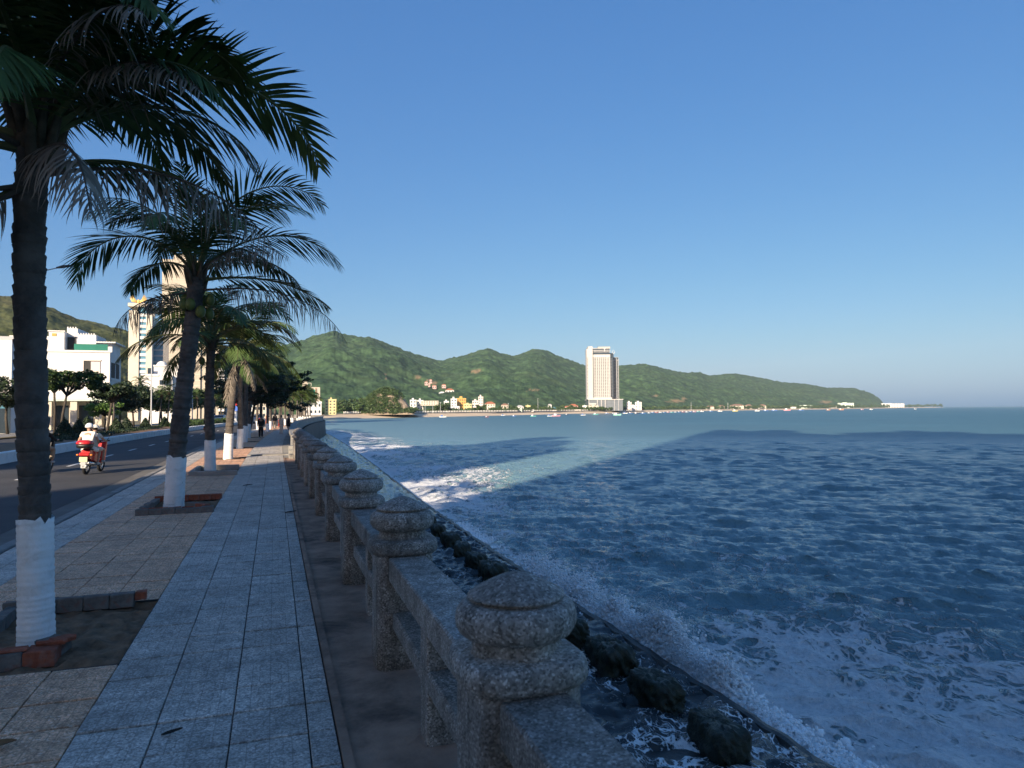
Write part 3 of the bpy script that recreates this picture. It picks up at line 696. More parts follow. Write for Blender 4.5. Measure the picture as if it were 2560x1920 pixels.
for yc, ln, hh, lean, n in PL:
    y = rg.normal(yc, ln*.5, n); t = rg.random(n)**1.5; top = hh*np.clip(.35+1.0*fbm(y*1.6, y*0+yc, 5, 3), .1, 1.2)*np.exp(-((y-yc)/(ln*1.1))**2)
    z = SEA_Z+.05+top*t; x = edge_x(y)+.10+lean*.45*t+np.abs(rg.normal(0, .16+.25*lean*(1-t), n))
    PP.append(np.stack([x, y, z], -1)); RD.append((.016+.060*(1-t)**.7)*rg.uniform(.3, 1.15, n)*(.75 if hh > .7 and yc > 16 else 1))
    nd = int(n*2.2); y = rg.normal(yc, ln*.75, nd); t = rg.random(nd)**1.1; top = hh*1.45*np.clip(.25+1.1*fbm(y*2.2, y*0+yc, 9, 3), .1, 1.3)*np.exp(-((y-yc)/(ln*1.4))**2)
    DP.append(np.stack([edge_x(y)+.05+lean*(.2+.9*t)*np.abs(rg.normal(.6, .5, nd)), y, SEA_Z+.05+top*t], -1)); DR.append(rg.uniform(.004, .013, nd))
# bubbly ridge lying against the step
n = 9000; y = rg.uniform(3.5, 30, n); w = fbm(y*.8, y*0, 51, 4); x = edge_x(y)+.06+np.abs(rg.normal(0, .38*w+.06, n)); k_ = w > .40
PP.append(np.stack([x, y, SEA_Z+.06+.16*w*rg.random(n)], -1)[k_]); RD.append(rg.uniform(.012, .045, n)[k_])
blobs(np.concatenate(PP), np.concatenate(RD), ICO, ICF, 'sea_foam', 'white foam heaped where waves break on the step', True)
blobs(np.concatenate(DP), np.concatenate(DR), TET, TEF, 'sea_spray', 'fine white droplets thrown up along the step', False)
# ------------------------------------------------------------------ buildings behind the camera that shade the near shore
sn_, cn_ = math.sin(SUN_AZ), math.cos(SUN_AZ)
def hotel_behind(u0_, u1_, t, h, a, label, mat):
    uc = (u0_+u1_)/2; cx = uc*cn_-t*sn_; cy = -uc*sn_-t*cn_; half = (u1_-u0_)/2; b = (half-a/2*cn_)*2/sn_
    o = thing('hotel_block', label, 'building', (cx, cy, -.3))
    MB().box(-a/2, a/2, -b/2, b/2, 0, h).build('wall', M[mat], o)
    n = int(h/3.4)
    s = MB(); g = MB()
    for k in range(1, n):
        s.box(a/2, a/2+1.1, -b/2+.5, b/2-.5, k*3.4-.12, k*3.4+.12)
        for y in np.arange(-b/2+1.2, b/2-2, 3.2): g.box(a/2-.02, a/2+.03, y, y+2.1, k*3.4+.35, k*3.4+2.6)
    s.build('balcony_slab', M['w_white'], o)['kind'] = 'stuff'; g.build('window', M['glass'], o)['kind'] = 'stuff'
    MB().box(-a/2-.3, a/2+.3, -b/2-.3, b/2+.3, h, h+.8).build('roof', M['w_grey'], o)
    rq = random.Random(int(h)); rm = MB()
    for k in range(7):      # boxes added to the skyline so the cast shadow ends raggedly
        x_ = rq.uniform(-a/2, a/2-4); y_ = rq.uniform(-b/2, b/2-4); rm.box(x_, x_+rq.uniform(2, 6), y_, y_+rq.uniform(2, 6), h+.8, h+rq.uniform(3, 13))
    rm.build('shadow_edge_box', M[mat], o)
TE = math.tan(SUN_EL)
hotel_behind(-17.4, 9.0, 52, (52+135)*TE, 16, 'beige hotel tower across the road behind the viewer', 'w_beige')
hotel_behind(-49, -25.5, 36, (36+78)*TE, 16, 'cream hotel block beside the road to the left of the view', 'w_cream')
hotel_behind(8.6, 62, 96, (96+125)*TE, 18, 'tall white hotel further back along the road', 'w_white')

# ------------------------------------------------------------------ palms
def frond_mesh(name, L_=3.0, el0=R(50), droop=R(110), nl=58, ll=.62, wid=.036, hang=.42, twist=0.0, grav=.5, dead=False, seed=0, bare=.16, curl=0.0, dpow=1.35):
    """a feather leaf that leaves the crown along +X; returns a mesh with stalk and leaflets"""
    r = random.Random(seed); n = 26; ds = L_/n; pts = [Vector((.05, 0, 0))]; tan = []
    for i in range(n+1):
        s = i/n; el = el0-droop*s**dpow; a = curl*s*s
        t = Vector((math.cos(el)*math.cos(a), math.cos(el)*math.sin(a), math.sin(el))); tan.append(t); pts.append(pts[-1]+t*ds)
    pts = pts[:n+1]; m = MB(); m.tube(pts, [(.030*(1-.85*(i/n))+.002)*(1.6-.6*min(1, i/4))*(.62 if dead else 1) for i in range(n+1)], 5, True); nst = len(m.f)
    up = Vector((0, 0, 1)); V = m.v; Fc = m.f
    for k in range(nl):
        s0 = bare+(1-bare)*(k+.5)/nl
        for side in (-1, 1):
            s = min(.999, max(bare*.9, s0+r.uniform(-.5, .5)*(1-bare)/nl*.7)); q = s*n; i = int(q); f = q-i; p = pts[i].lerp(pts[min(i+1, n)], f); t = tan[i]
            b = t.cross(up); b = b.normalized() if b.length > .05 else Vector((0, -1, 0)); nn = b.cross(t).normalized()
            tw = twist*min(1, s*1.6); b2 = b*math.cos(tw)+nn*math.sin(tw); n2 = nn*math.cos(tw)-b*math.sin(tw)
            al = R(28+30*s+r.uniform(-6, 6)) if not dead else R(15+r.uniform(-20, 40))
            d = b2*side*math.cos(al)+t*math.sin(al)+n2*(.30-.25*s)-up*(hang*r.uniform(.7, 1.3))
            d.normalize(); env = (math.sin(PI*min(1, .16+.80*((s-bare)/(1-bare))**.85)))**.65
            ln = ll*env*r.uniform(.86, 1.1)*(r.uniform(.45, 1.1) if dead else 1); w = wid*(.55 if dead else 1)*r.uniform(.85, 1.1)*(.6+.4*env)
            if not dead and r.random() < .03: ln *= .4
            wd = d.cross(n2); wd = wd.normalized() if wd.length > .05 else t.copy()
            ns = 5 if not dead else 6; a0 = len(V); c = p.copy(); dd = d.copy(); sg = ln/ns
            wob = Vector((r.uniform(-1, 1), r.uniform(-1, 1), r.uniform(-.4, .4)))*(.22 if dead else .035)
            for j in range(ns):
                sj = j/ns; ww = w*.5*(.55+1.1*sj if sj < .4 else (1-(sj-.4)/.75))*(1 if j else .5)
                V.append(tuple(c-wd*ww)); V.append(tuple(c+wd*ww))
                dd = (dd-up*(grav*(.25+.6*sj)*(2.2 if dead else 1)/ns*2.0)+wob*(j/ns)).normalized(); c = c+dd*sg
            V.append(tuple(c)); 
            for j in range(ns-1): q_ = a0+2*j; Fc.append((q_, q_+1, q_+3, q_+2))
            q_ = a0+2*(ns-1); Fc.append((q_, q_+1, q_+2))
    me = m.mesh(name, M['rachis'] if not dead else M['rachis_dead'], False); me.materials.append(M['frond_dead' if dead else 'frond'])
    mi = np.ones(len(me.polygons), np.int32); mi[:nst] = 0; me.polygons.foreach_set('material_index', mi)
    return me
# shared leaves for palms further off
POOL = [frond_mesh('frond', 2.8, R(e), R(d), 48, .80, .05, h, tw, .45, False, 300+i) for i, (e, d, h, tw) in enumerate(
    ((78, 95, .15, 0), (70, 120, .2, .5), (60, 115, .25, -.5), (50, 110, .3, .3), (42, 105, .35, 0), (30, 95, .4, .6), (18, 80, .45, -.3), (5, 70, .5, .2)))]
POOLD = [frond_mesh('withered_frond', 2.3, R(e), R(d), 40, .5, .045, .7, 0, .9, True, 330+i) for i, (e, d) in enumerate(((0, 60), (-25, 50), (-50, 30)))]

def trunk(root, base_r, top_r, path, white_h, seed, rings=.085):
    r = random.Random(seed); path = [Vector(p) for p in path]; Ls = [0]
    for a, b in zip(path, path[1:]): Ls.append(Ls[-1]+(b-a).length)
    tot = Ls[-1]
    def P(s):
        s = max(0, min(tot, s)); i = max(k for k in range(len(Ls)) if Ls[k] <= s+1e-9); i = min(i, len(path)-2)
        f = (s-Ls[i])/(Ls[i+1]-Ls[i]); p0 = path[max(i-1, 0)]; p1 = path[i]; p2 = path[i+1]; p3 = path[min(i+2, len(path)-1)]
        return .5*((2*p1)+(p2-p0)*f+(2*p0-5*p1+4*p2-p3)*f*f+(3*p1-p0-3*p2+p3)*f**3)
    def rad(s): q = min(1, s/tot); return top_r+(base_r-top_r)*(1-q)**.8+.02*math.exp(-s/.16)
    pts = []; rr = []; s = -.08
    while s < tot:
        h = rings*r.uniform(.75, 1.25); k = r.uniform(.95, 1.05)
        for f, q in ((0, .955), (.55, 1.01), (.85, 1.035), (.97, .965)):
            pts.append(P(s+f*h) if s+f*h > 0 else path[0]+Vector((0, 0, s+f*h))); rr.append(rad(max(0, s+f*h))*q*k)
        s += h
    m = MB().tube(pts, rr, 20)
    m.v = [(x+r.uniform(-.004, .004), y+r.uniform(-.004, .004), z) for x, y, z in m.v]
    tk = m.build('trunk', M['bark'], root, True)
    if white_h:
        pts = []; rr = []; s = -.06
        while s < white_h:
            h = .05*r.uniform(.7, 1.3); k = r.uniform(.99, 1.02)
            for f, q in ((0, .985), (.3, 1.012), (.75, 1.02)):
                pts.append(P(s+f*h) if s+f*h > 0 else path[0]+Vector((0, 0, s+f*h))); rr.append((rad(max(0, s+f*h))*1.03+.010)*q*k)
            s += h
        wm_ = MB().tube(pts, rr, 24)
        for q in range(len(wm_.v)-24, len(wm_.v)): x_, y_, z_ = wm_.v[q]; wm_.v[q] = (x_, y_, z_+r.uniform(-.035, .03))
        wm_.build('whitewash', M['white_wash'], tk, True)
    return P(tot)
def set_frond(root, me, top, az, roll=0, name='frond', sc=1.0):
    """az: compass angle, clockwise from the promenade's direction"""
    o = link(name, me, root, top); o.rotation_euler = (roll, 0, PI/2-az); o.scale = (sc, sc, sc); return o
def heart(root, top, r=.2, nuts=0, seed=0):
    rg_ = random.Random(seed); m = MB()
    for k in range(14):     # leaf bases clasping the crown
        a = rg_.uniform(0, 6.28); p = top+Vector((math.cos(a)*.09, math.sin(a)*.09, rg_.uniform(-.35, 0)))
        m.tube([p, p+Vector((math.cos(a)*.07, math.sin(a)*.07, .18)), p+Vector((math.cos(a)*.14, math.sin(a)*.14, .40))], [.05, .04, .02], 6)
    m.ball((top.x, top.y, top.z-.1), .14, .14, .34)
    m.build('leaf_bases', M['husk'], root, True)
    for k in range(nuts):
        a = k*2.4+rg_.random(); q = top+Vector((math.cos(a)*.26, math.sin(a)*.26, -.42-.14*(k % 3)))
        MB().ball((0, 0, 0), .095, .095, .125, 12, 8).build('coconut', M['coconut'], root, True, q)
def palm(label, base, path, br, tr, white, seed, spec=None, nuts=0, nfr=20, sc=1.0, group='palms in the row along the promenade', ndead=2):
    root = thing('palm_tree', label, 'palm tree', base, 0, group); top = trunk(root, br, tr, path, white, seed)
    heart(root, top, .2, nuts, seed); r = random.Random(seed)
    if spec:
        for q in spec:
            a, kw = q[0], dict(q[1]); me = frond_mesh('withered_frond' if kw.get('dead') else 'frond', seed=r.randint(0, 9999), **kw)
            set_frond(root, me, top+Vector((0, 0, q[2] if len(q) > 2 else .1)), R(a), 0, 'withered_frond' if kw.get('dead') else 'frond')
    else:
        for k in range(nfr):
            a = k*2.39996+r.uniform(-.25, .25); me = POOL[min(7, int(k/nfr*8))]
            set_frond(root, me, top+Vector((0, 0, .28-.33*k/nfr)), a, r.uniform(-.25, .25), 'frond', sc*r.uniform(.85, 1.1))
        for k in range(ndead): set_frond(root, POOLD[r.randint(0, 2)], top+Vector((0, 0, -.08)), r.uniform(0, 6.28), 0, 'withered_frond', sc*r.uniform(.8, 1))
    return root

# nearest palm: screen right is compass 108, toward the viewer 198, screen left 288
D = dict
p1 = [(100, D(L_=2.72, el0=R(46), droop=R(124), ll=.62, hang=.10, twist=.95, grav=.32, nl=62), -.1),
      (106, D(L_=2.05, el0=R(10), droop=R(66), dead=True, ll=.62, hang=.8, grav=1.0, nl=54), -.40),
      (105, D(L_=2.25, el0=R(76), droop=R(138), ll=.66, hang=.2, twist=.5, grav=.4), -.2),
      (132, D(L_=2.3, el0=R(70), droop=R(125), ll=.66, hang=.25, twist=-.2, grav=.4)),
      (72, D(L_=2.2, el0=R(62), droop=R(105), ll=.6, hang=.2, twist=.3)),
      (145, D(L_=1.9, el0=R(40), droop=R(80), dead=True, ll=.55, hang=.6, grav=.8, nl=44)),
      (124, D(L_=1.7, el0=R(34), droop=R(85), dead=True, ll=.5, hang=.5, grav=.8)),
      (50, D(L_=2.0, el0=R(35), droop=R(95), ll=.55, hang=.35)),
      (20, D(L_=2.3, el0=R(50), droop=R(105), ll=.6)), (345, D(L_=2.4, el0=R(45), droop=R(100), ll=.6)), (310, D(L_=2.5, el0=R(50), droop=R(110), ll=.62)),
      (285, D(L_=2.6, el0=R(36), droop=R(100), ll=.62)), (255, D(L_=2.6, el0=R(50), droop=R(110), ll=.66)),
      (228, D(L_=2.4, el0=R(32), droop=R(95), ll=.62)), (205, D(L_=2.3, el0=R(58), droop=R(112), ll=.64)), (182, D(L_=2.3, el0=R(48), droop=R(105), ll=.64)),
      (162, D(L_=2.2, el0=R(64), droop=R(118), ll=.66)), (90, D(L_=2.2, el0=R(84), droop=R(80), ll=.55, hang=.1)),
      (200, D(L_=2.4, el0=R(84), droop=R(70), ll=.6, hang=.1)), (320, D(L_=2.4, el0=R(80), droop=R(80), ll=.6, hang=.1)),
      (238, D(L_=1.9, el0=R(-18), droop=R(50), dead=True, ll=.6, hang=.9, grav=1.0), -.5), (262, D(L_=1.9, el0=R(-30), droop=R(45), ll=.55, hang=.6, grav=.8), -.5),
      (212, D(L_=1.5, el0=R(-35), droop=R(40), dead=True, ll=.5, hang=.9, grav=1.0), -.5), (226, D(L_=2.2, el0=R(12), droop=R(95), dead=True, ll=.6, hang=.8, grav=.9), -.2), (246, D(L_=2.0, el0=R(0), droop=R(75), ll=.6, hang=.5, grav=.7), -.2), (270, D(L_=2.1, el0=R(15), droop=R(90), ll=.6, hang=.5), -.1),
      (152, D(L_=1.7, el0=R(6), droop=R(80), dead=True, ll=.55, hang=.7, grav=.9), -.3), (118, D(L_=1.9, el0=R(52), droop=R(110), ll=.6, hang=.4), -.1), (88, D(L_=1.9, el0=R(40), droop=R(100), ll=.6, hang=.4), -.1), (140, D(L_=2.0, el0=R(58), droop=R(115), ll=.6, hang=.35)), (172, D(L_=1.9, el0=R(30), droop=R(95), ll=.6, hang=.4), -.1), (84, D(L_=1.6, el0=R(22), droop=R(85), ll=.5, hang=.5, grav=.7), -.35)]
palm('nearest coconut palm with whitewashed foot and big dark fronds', (-1.78, 6.60, -.06), [(0, 0, 0), (-.03, .02, 1.1), (-.08, .03, 2.3), (-.11, .05, 3.4), (-.08, .05, 4.22)], .110, .118, 1.02, 1, p1)
p2 = [(288, D(L_=3.05, el0=R(52), droop=R(140), ll=.92, hang=.30, twist=-.35, grav=.4, nl=58)),
      (285, D(L_=1.8, el0=R(-6), droop=R(72), dead=True, ll=.8, hang=.8, grav=.9, dpow=2.2), -.28),
      (104, D(L_=3.15, el0=R(44), droop=R(98), ll=.9, hang=.3, twist=.35, grav=.4, nl=58)),
      (128, D(L_=2.3, el0=R(32), droop=R(70), dead=True, ll=.75, hang=.7, grav=.9)),
      (96, D(L_=2.6, el0=R(10), droop=R(50), ll=.85, hang=.35, twist=.4, grav=.4), -.05),
      (108, D(L_=3.35, el0=R(4), droop=R(72), dead=True, ll=.75, hang=.9, grav=1.1, nl=66, dpow=1.8), -.25),
      (112, D(L_=3.6, el0=R(80), droop=R(132), ll=.85, hang=.1, twist=.7)), (84, D(L_=3.0, el0=R(76), droop=R(105), ll=.85, hang=.1, twist=-.5)), (130, D(L_=2.8, el0=R(68), droop=R(112), ll=.8, hang=.2, twist=.5)),
      (300, D(L_=2.6, el0=R(72), droop=R(105), ll=.75, hang=.2)), (335, D(L_=2.7, el0=R(58), droop=R(105), ll=.75)), (5, D(L_=2.6, el0=R(50), droop=R(100), ll=.75)), (40, D(L_=2.6, el0=R(48), droop=R(95), ll=.75)),
      (65, D(L_=2.4, el0=R(36), droop=R(90), ll=.75)), (155, D(L_=2.5, el0=R(58), droop=R(108), ll=.75)), (195, D(L_=2.5, el0=R(55), droop=R(108), ll=.75)),
      (235, D(L_=2.5, el0=R(64), droop=R(110), ll=.75)), (265, D(L_=2.4, el0=R(76), droop=R(95), ll=.7)), (315, D(L_=2.2, el0=R(30), droop=R(90), ll=.7)), (190, D(L_=2.2, el0=R(86), droop=R(60), ll=.6, hang=.05)),
      (75, D(L_=2.6, el0=R(82), droop=R(80), ll=.7, hang=.1))]
palm('second coconut palm, leaning, with a bunch of green coconuts', (-1.85, 15.25, -.06), [(0, 0, 0), (.06, 0, 1.2), (.18, .02, 2.5), (.30, .05, 3.7), (.36, .06, 4.55)], .165, .15, 1.05, 2, p2, 8)
palm('third palm along the walk, in front of the pale hotel', (-1.85, 23.55, -.06), [(0, 0, 0), (-.02, 0, 1.3), (-.04, 0, 2.6), (.0, 0, 4.0)], .15, .12, 1.05, 3, None, 4, 20)
palm('fourth palm, trunk and white foot lit by the low sun', (-1.72, 30.0, -.06), [(0, 0, 0), (.05, 0, 1.3), (.18, 0, 2.7), (.38, .1, 4.3)], .16, .12, 1.05, 4, None, 0, 20, 1.05)
for i, (x, y, h) in enumerate(((-1.65, 38.3, 4.3), (-1.7, 46.0, 4.6), (-1.75, 53.6, 4.5))):
    palm(['fifth palm in the shaded stretch beyond the sunlit strip', 'sixth palm, its white foot beside the walkers', 'seventh palm, slim, behind the dark-clothed walker'][i], (x, y, -.06), [(0, 0, 0), (.03, 0, 1.3), (.0+.05*i, 0, 2.6), (.05, 0, h)], .14, .11, 1.05, 5+i, None, 0, 18, .95)
rp = random.Random(44)
for i, y in enumerate(np.arange(62, 196, 7.6)):
    for x in ((-1.7,) if i % 2 else (-1.7, -2.9)):
        h = rp.uniform(3.6, 5.2)
        palm('slender sunlit palm in the far curve of the promenade', (x+c1(y)+rp.uniform(-.2, .2), y+rp.uniform(-.8, .8), -.06), [(0, 0, 0), (rp.uniform(-.1, .1), 0, 1.5), (rp.uniform(-.15, .15), 0, h)], .14, .10, 1.0, 60+i, None, 0, 15, .95, 'far palms in the curve of the promenade', 1)

# ------------------------------------------------------------------ broad-leaved trees, shrubs
def leaf_cloud(clumps, n, size, seed, flat=.6, elong=1.6):
    r = np.random.default_rng(seed); P = []; tot = sum(c[3]**2 for c in clumps)
    for (x, y, z, rad, *fl) in clumps:
        k = int(n*rad*rad/tot); u = r.normal(size=(k, 3)); u /= np.linalg.norm(u, axis=1)[:, None]; q = r.random(k)**.45
        u = u*q[:, None]*rad; u[:, 2] *= (fl[0] if fl else flat); P.append(u+np.array([x, y, z]))
    P = np.concatenate(P); k = len(P)
    a = r.normal(size=(k, 3)); a[:, 2] *= .6; a /= np.linalg.norm(a, axis=1)[:, None]; b = r.normal(size=(k, 3)); b -= a*(a*b).sum(1)[:, None]; b /= np.linalg.norm(b, axis=1)[:, None]
    s = size*r.uniform(.6, 1.3, k)[:, None]
    V = np.stack([P-a*s*elong*.5, P+b*s*.4, P+a*s*elong*.5, P-b*s*.4], 1).reshape(-1, 3)
    return V, np.arange(4*k).reshape(-1, 4)
def tree(name, label, base, trunk_pts, rad, limbs, clumps, n, size, mat, seed, group=None, cat='tree', white=0):
    t = thing(name, label, cat, base, 0, group); m = MB().tube(trunk_pts, rad, 8)
    for lp, lr in limbs: m.tube(lp, lr, 6)
    tk = m.build('trunk', M['twig'], t, True)
    V, Fq = leaf_cloud(clumps, n, size, seed); link('crown', np_mesh('crown', V, Fq, M[mat], False), t)
    return t
def rand_clumps(r, cx, cy, cz, R_, n, f=.7, rr=(.35, .6)):
    return [(cx+r.uniform(-1, 1)*R_, cy+r.uniform(-1, 1)*R_, cz+r.uniform(-.6, .7)*R_*f, R_*r.uniform(*rr)) for _ in range(n)]
def auto_tree(label, base, h, R_, mat, seed, n=2600, size=.16, group=None, lean=0, f=.7, name='leafy_tree', tr=.11):
    r = random.Random(seed); top = Vector((lean, 0, h-R_*.7)); cl = rand_clumps(r, lean, 0, h-R_*.62, R_*.85, 22, f*1.15, (.22, .5))
    limbs = [([top*.75, Vector((c[0]*.6+top.x*.4, c[1]*.6, (c[2]+top.z)*.5)), Vector(c[:3])], [tr*.5, tr*.32, tr*.12]) for c in cl]
    return tree(name, label, base, [(0, 0, -.05), top*.4+Vector((r.uniform(-.1, .1), 0, 0)), top], [tr*1.2, tr, tr*.75], limbs, cl, n, size, mat, seed, group)
def cone_shrub(label, px, zc, w, h, seed, mat='leaf_dark'):
    p = ground(px, zc, .08); t = thing('cone_shrub', label, 'shrub', p, 0, 'clipped cone shrubs on the median'); r = np.random.default_rng(seed)
    nu, nv = 40, 20; V = []
    for j in range(nv+1):
        s = j/nv; rad = (w/2)*(1-s)**.85*(1 if s > .06 else .75+4*s)
        for i in range(nu): a = 2*PI*i/nu; k = 1+r.normal(0, .05); V.append((math.cos(a)*rad*k, math.sin(a)*rad*k, h*s+r.normal(0, .012)))
    Fq = np.array([(j*nu+i, j*nu+(i+1) % nu, (j+1)*nu+(i+1) % nu, (j+1)*nu+i) for j in range(nv) for i in range(nu)])
    body = link('crown', np_mesh('crown', np.array(V)*.95, Fq, M[mat], False), t)
    k = 1500; s = 1-np.sqrt(r.random(k)); a = r.random(k)*2*PI; rad = (w/2)*(1-s)**.85; P = np.stack([np.cos(a)*rad, np.sin(a)*rad, h*s], -1)
    A = r.normal(size=(k, 3))*.05; B = r.normal(size=(k, 3))*.03
    link('leaf_layer', np_mesh('leaf_layer', np.stack([P-A, P+B, P+A, P-B], 1).reshape(-1, 3), np.arange(4*k).reshape(-1, 4), M[mat], False), t)
for i, (px, zc, w, h) in enumerate(((162, 50, 1.45, 1.45), (197, 52, 1.3, 1.35), (219, 54.5, 1.4, 1.55), (292, 63, 1.45, 1.35), (317, 66, 1.4, 1.4), (364, 72, 1.35, 1.25), (412, 80, 1.4, 1.3), (438, 90, 1.3, 1.2))):
    cone_shrub(['dark clipped cone shrub nearest on the median, right of the near palm trunk', 'dark cone shrub left of the scooter rider', 'dark cone shrub directly behind the scooter rider', 'cone shrub right of the scooter rider, first of a pair',
                'cone shrub right of the scooter rider, second of a pair', 'cone shrub below the pale lamp post', 'cone shrub left of the second palm trunk', 'smallest cone shrub, hidden by the second palm trunk'][i], px, zc, w, h, 90+i)
def gtree(px, zc): return ground(px, zc, .08)
auto_tree('dark round-crowned median tree beside the near palm trunk', gtree(152, 52), 5.2, 1.75, 'leaf', 11, 3600, .17, None, .5, .45, tr=.09)
auto_tree('leafless-stemmed pale median tree close to the near palm trunk', gtree(137, 60), 5.6, 1.5, 'leaf', 12, 1800, .16, None, -.1, .5, tr=.10)
auto_tree('dark leaning median tree right of the scooter rider', gtree(268, 58), 4.4, 1.45, 'leaf_dark', 13, 3200, .17, None, .45, .6, tr=.10)
auto_tree('low fresh-green leafy tree behind the scooter rider', gtree(262, 76), 3.1, 1.75, 'leaf_light', 14, 3600, .15, None, 0, .45, tr=.07)
for i, (px, zc, h, R_, mt) in enumerate(((300, 84, 5.2, 3.0, 'leaf_dark'), (335, 92, 5.4, 3.1, 'leaf_dark'), (372, 100, 5.2, 3.0, 'leaf'), (405, 96, 4.8, 2.6, 'leaf'), (470, 115, 5.6, 3.2, 'leaf'), (520, 122, 6.2, 3.4, 'leaf'), (552, 130, 6.6, 3.4, 'leaf'), (20, 62, 5.2, 2.8, 'leaf_dark'), (8, 80, 6.2, 3.2, 'leaf'))):
    auto_tree(['dense dark tree left of the lamp post, on the median', 'dense dark tree just left of the pale lamp post', 'leafy tree right of the lamp post', 'leafy tree touching the second palm trunk', 'leafy street tree between second and third palms', 'street tree behind the third palm', 'street tree left of the fourth palm',
               'dark tree at the left picture edge', 'taller tree at the left picture edge, set further back'][i], gtree(px, zc), h, R_, mt, 20+i, 5200, .2, 'street trees on the median', random.Random(i).uniform(-.3, .3), .6)
for i, (px, zc, h) in enumerate(((398, 88, 4.6), (418, 90, 4.9), (282, 70, 4.2), (350, 112, 7.2), (492, 105, 4.6), (510, 110, 4.2), (536, 118, 4.6))):
    p = gtree(px, zc)
    palm(['slim leaning median palm left of the second promenade palm', 'slim median palm touching the second promenade palm', 'shaggy median palm right of the scooter rider', 'tall dark palm in front of the winged hotel', 'median palm between second and third promenade palms', 'median palm beside the third promenade palm', 'median palm right of the third promenade palm'][i],
         p, [(0, 0, 0), (.1, 0, 1.5), (.25 if i < 2 else .05, 0, h-.8)], .10, .07, 0, 200+i, None, 0, 14, .62, 'small palms on the median', 1)
# low hedge on the median further on
V, Fq = leaf_cloud([(-11.9+c1(y)+.5*math.sin(y), y, .45, .75) for y in np.arange(84, 170, 1.1)], 26000, .12, 5, .7)
tag(link('hedge', np_mesh('hedge', V, Fq, M['leaf'], False)), 'long low clipped hedge along the far median', 'hedge')
V, Fq = leaf_cloud([(-12.0+.6*math.sin(y*1.7), y, .2, .55) for y in np.arange(46, 84, .9)], 12000, .09, 6, .5)
tag(link('ground_cover', np_mesh('ground_cover', V, Fq, M['leaf_dark'], False)), 'low dark planting at the foot of the cone shrubs', 'plants', None, 'stuff')
# tree with open layered branches over the walk
r_ = random.Random(5); limbs = []; cl = []
tp = Vector((0, 0, 3.6))
for k in range(26):
    a = r_.uniform(-.9, 1.3) if k < 15 else r_.uniform(0, 6.28); ln = r_.uniform(1.6, 4.6) if k < 15 else r_.uniform(1.2, 2.8); z0 = r_.uniform(2.4, 3.8); el = r_.uniform(-.12, .45)
    e = Vector((math.cos(a)*ln*math.cos(el), math.sin(a)*ln*math.cos(el), z0+ln*math.sin(el)))
    mid = Vector((e.x*.5, e.y*.5, (z0+e.z)*.5+.15)); limbs.append(([Vector((0, 0, z0)), mid, e], [.05, .03, .01]))
    for f in (.55, .75, .9, 1.0): cl.append((e.x*f+r_.uniform(-.25, .25), e.y*f+r_.uniform(-.25, .25), z0+(e.z-z0)*f+r_.uniform(-.1, .25), r_.uniform(.22, .42), .45))
    for q in range(3):
        f = r_.uniform(.5, .95); s = Vector((e.x*f, e.y*f, z0+(e.z-z0)*f)); limbs.append(([s, s+Vector((r_.uniform(.2, .8), r_.uniform(-.6, .6), r_.uniform(-.1, .35)))], [.018, .006]))
tree('layered_tree', 'dark tree with open layered branches reaching over the walk', (-2.1+c1(48), 48.5, -.05), [(0, 0, 0), (.05, 0, 1.8), (0, 0, 4.2)], [.16, .13, .07], limbs, cl, 5200, .13, 'leaf_dark', 77)
auto_tree('dense dark tree with drooping crown beyond the walkers', (-2.6+c1(60), 60, -.05), 4.9, 2.5, 'leaf_dark', 78, 5200, .17, None, .6, .55)

# ------------------------------------------------------------------ lamp posts
def lamp_post(label, p, h, arm=1.9, az=R(108), two=False, r=.075):
    t = thing('lamp_post', label, 'lamp post', p, 0, 'street lamps on the median')
    MB().lathe([(r*2.2, 0), (r*2.2, .25), (r*1.3, .3), (r*1.2, .9), (r, .95), (r*.6, h)], 12).build('pole', M['metal'], t, True)
    dx, dy = math.sin(az), math.cos(az)
    for s in ((1, -1) if two else (1,)):
        a = MB().tube([(0, 0, h-.25), (dx*.4*s, dy*.4*s, h-.02), (dx*arm*s, dy*arm*s, h+.22)], [.04, .035, .03], 8).build('arm', M['metal'], t, True)
        hd = MB(); hd.tube([(dx*(arm-.15)*s, dy*(arm-.15)*s, h+.21), (dx*(arm+.2)*s, dy*(arm+.2)*s, h+.27), (dx*(arm+.75)*s, dy*(arm+.75)*s, h+.33)], [.05, .10, .06], 8)
        hd.build('lamp_head', M['metal_dark'], a, True)
lamp_post('lamp post hidden by the near palm, its dark head showing beside the trunk', ground(78, 42, .08), 10.2, 1.5)
lamp_post('pale lamp post in front of the winged hotel', ground(378, 78, .08), 10.5, 1.6)
lamp_post('pale lamp post between the second and third palms', ground(481, 108, .08), 10.5, 1.6)
lamp_post('distant lamp post near the parked cars', ground(553, 150, .08), 10.5, 1.6)
# ------------------------------------------------------------------ street buildings on the left
def onY(px, Y): d = ray(px, 1030); return d.x*Y/d.y
def hY(px, py, Y): d = ray(px, py); return EYE+d.z*Y/d.y
def part(o, name, mat, *boxes, bev=0, stuff=False):
    m = MB()
    for b in boxes: m.box(*b, bev=bev)
    q = m.build(name, M[mat], o)
    if stuff: q['kind'] = 'stuff'
    return q
